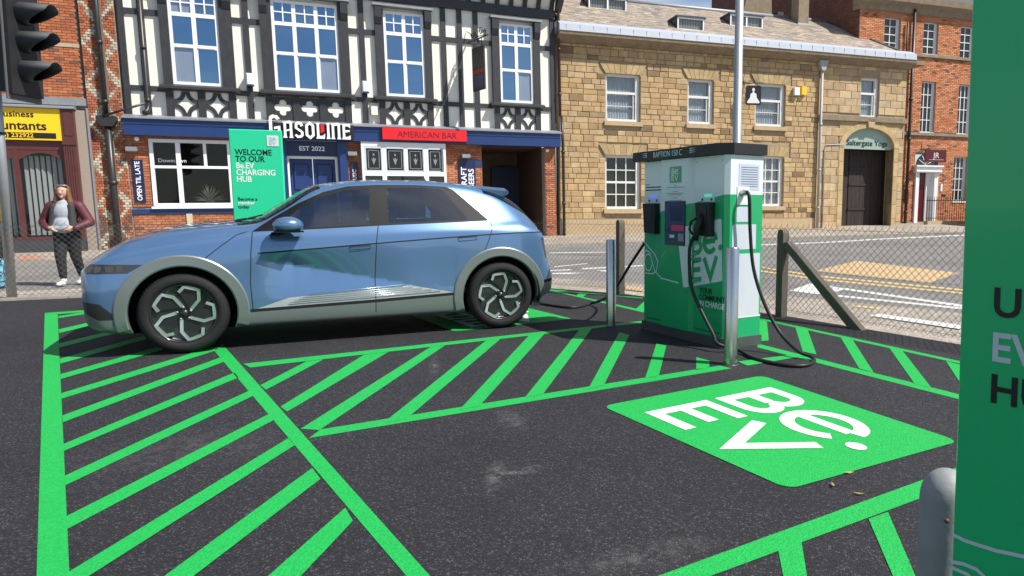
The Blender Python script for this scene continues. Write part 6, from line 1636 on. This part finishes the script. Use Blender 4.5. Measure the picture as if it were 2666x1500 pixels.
for s_ in (-1,1): MB().ellipsoid((s_*.03,-.096,1.605), (.013,.008,.007), 8, 6).build('eye', MATS['eye'], body); MB().ellipsoid((s_*.031,-.098,1.628), (.02,.006,.004), 8, 6).build('eyebrow', MATS['hair'], body)
MB().ellipsoid((0,-.107,1.538), (.022,.007,.006), 8, 6).build('mouth', MATS['lips'], body)
tr = MB(); tr.ellipsoid((0,.0,.93), (.175,.135,.13))
for i in (0,1): tr.cap(hips[i], kn[i], .112, .082); tr.cap(kn[i], (an[i][0],an[i][1],.15), .08, .055)
remeshed(tr, 'trousers', 'trousers', wn)
hd_ = MB(); hd_.ellipsoid((0,-.025,1.24), (.165,.135,.20)); hd_.ellipsoid((0,-.045,1.04), (.175,.15,.17)); hd_.ellipsoid((0,-.01,1.42), (.10,.09,.05)); hd_.cap((-.13,-.15,.98), (.13,-.15,.98), .055, .055)
remeshed(hd_, 'hoodie', 'hoodie', wn)
jk = MB()
for s_ in (-1,1):
    sh, el = (s_*.20,.025,1.36), (s_*.335,.035,1.08); wr = (s_*.20,-.15,.985)
    jk.cap((s_*.12,.03,1.38), sh, .085, .085); jk.cap(sh, el, .088, .078); jk.cap(el, wr, .076, .055)
remeshed(jk, 'jacket_sleeves', 'jacket_red', wn)
jb = MB(); jb.ellipsoid((0,.055,1.25), (.185,.12,.19)); jb.ellipsoid((0,.055,1.02), (.19,.13,.15))
for s_ in (-1,1): jb.cap((s_*.12,-.07,1.36), (s_*.145,-.11,.99), .055, .062)
remeshed(jb, 'jacket_body', 'jacket_dark', wn)
hr = MB(); hr.ellipsoid((0,.022,1.635), (.094,.098,.10)); 
for s_ in (-1,1): hr.cap((s_*.072,-.02,1.62), (s_*.10,-.03,1.42), .036, .05); hr.cap((s_*.10,-.02,1.42), (s_*.12,-.10,1.22), .045, .028)
hr.cap((0,.07,1.6), (0,.09,1.35), .08, .09)
remeshed(hr, 'hair', 'hair', wn, .010, 4)
MB().tube([(-.085,-.03,1.70),(-.05,-.072,1.705),(0,-.08,1.70),(.05,-.072,1.705),(.085,-.03,1.70)], .016, 8).build('sunglasses', mat('shades', (.25,.24,.23), .25, metal=.4), wn)
for i in (0,1):
    s_ = -1 if i == 0 else 1; x, y, _ = an[i]
    sh_ = MB().ellipsoid((x+.008*s_,y-.075,.042), (.048,.135,.045)).ellipsoid((x,y+.0,.085), (.046,.06,.055)); remeshed(sh_, 'shoe', 'shoe_white', wn, .010, 3)
# ---- second person, mostly hidden behind the signal pole
p2_ = empty('person', (-10.66,12.0,.0), (0,0,math.radians(-60)), 'person in a dark coat mostly hidden behind the traffic signal pole', 'person'); p2_.location.z = gz(12.0)
bd = MB(); bd.ellipsoid((0,-.02,1.55), (.076,.092,.112), 18, 14); bd.cap((0,.01,1.36), (0,0,1.48), .05, .047); bd.ellipsoid((0,-.11,1.535), (.014,.02,.022)); bd.ellipsoid((0,.01,1.2), (.16,.11,.2)); bd.ellipsoid((0,0,.98), (.15,.12,.15))
for s_ in (-1,1):
    bd.cap((s_*.085,0,.88), (s_*.085,-.03,.48), .08, .056); bd.cap((s_*.085,-.03,.48), (s_*.085,.01,.08), .055, .037); bd.cap((s_*.085,.01,.07), (s_*.09,-.12,.045), .034, .03)
    bd.cap((s_*.1,0,1.33), (s_*.185,0,1.31), .055, .05); bd.cap((s_*.185,0,1.31), (s_*.23,-.02,1.04), .048, .04); bd.cap((s_*.23,-.02,1.04), (s_*.24,-.10,.82), .038, .028); hand(bd, (s_*.24,-.10,.82), (0,-.2,-1), -s_)
b2 = remeshed(bd, 'body', 'skin', p2_, .009, 3)
for s_ in (-1,1): MB().ellipsoid((s_*.03,-.096,1.555), (.013,.008,.007), 8, 6).build('eye', MATS['eye'], b2)
ct = MB(); ct.ellipsoid((0,.01,1.2), (.2,.15,.2)); ct.ellipsoid((0,.01,.92), (.21,.17,.28))
for s_ in (-1,1): ct.cap((s_*.1,0,1.33), (s_*.19,0,1.31), .08, .075); ct.cap((s_*.19,0,1.31), (s_*.24,-.02,1.04), .075, .065); ct.cap((s_*.24,-.02,1.04), (s_*.245,-.09,.86), .062, .05)
remeshed(ct, 'coat', 'coat_dark', p2_)
tr = MB()
for s_ in (-1,1): tr.cap((s_*.085,0,.80), (s_*.085,-.03,.48), .10, .075); tr.cap((s_*.085,-.03,.48), (s_*.085,.01,.13), .07, .052)
remeshed(tr, 'trousers', 'trousers', p2_)
hr = MB(); hr.ellipsoid((0,.025,1.58), (.09,.096,.10)); remeshed(hr, 'hair', 'hair', p2_, .010, 3)
for s_ in (-1,1): remeshed(MB().ellipsoid((s_*.088,-.06,.04), (.046,.13,.045)), 'shoe', 'ink', p2_, .010, 3)
# patterned bag
bgm = bpy.data.materials.new('bag_pattern'); bgm.use_nodes = True; nt = bgm.node_tree; v = nt.nodes.new('ShaderNodeTexVoronoi'); v.feature = 'DISTANCE_TO_EDGE'; v.inputs['Scale'].default_value = 9; r = nt.nodes.new('ShaderNodeValToRGB'); r.color_ramp.elements[0].position = .05; r.color_ramp.elements[0].color = (.01,.03,.06,1); r.color_ramp.elements[1].position = .12; r.color_ramp.elements[1].color = (.20,.52,.68,1)
tcn = nt.nodes.new('ShaderNodeTexCoord'); nt.links.new(tcn.outputs['Object'], v.inputs['Vector']); nt.links.new(v.outputs['Distance'], r.inputs[0]); nt.links.new(r.outputs[0], nt.nodes['Principled BSDF'].inputs['Base Color']); MATS['bag_pattern'] = bgm
bg_ = empty('shopping_bag', (-10.72,11.82,gz(11.8)), (0,0,.2), 'light blue patterned bag low at the left edge beside the signal pole', 'bag')
MB().add([(-.2,-.09,.02),(.2,-.09,.02),(.2,.09,.02),(-.2,.09,.02),(-.23,-.11,.25),(.23,-.11,.25),(.23,.11,.25),(-.23,.11,.25),(-.21,-.05,.5),(.21,-.05,.5),(.21,.05,.5),(-.21,.05,.5)],
   [(3,2,1,0),(0,1,5,4),(1,2,6,5),(2,3,7,6),(3,0,4,7),(4,5,9,8),(5,6,10,9),(6,7,11,10),(7,4,8,11)]).build('bag', bgm, bg_)
MB().tube([(-.1,-.06,.5),(-.07,-.05,.66),(.07,-.05,.66),(.1,-.06,.5)], .01, 6).build('handle', MATS['ink'], bg_)
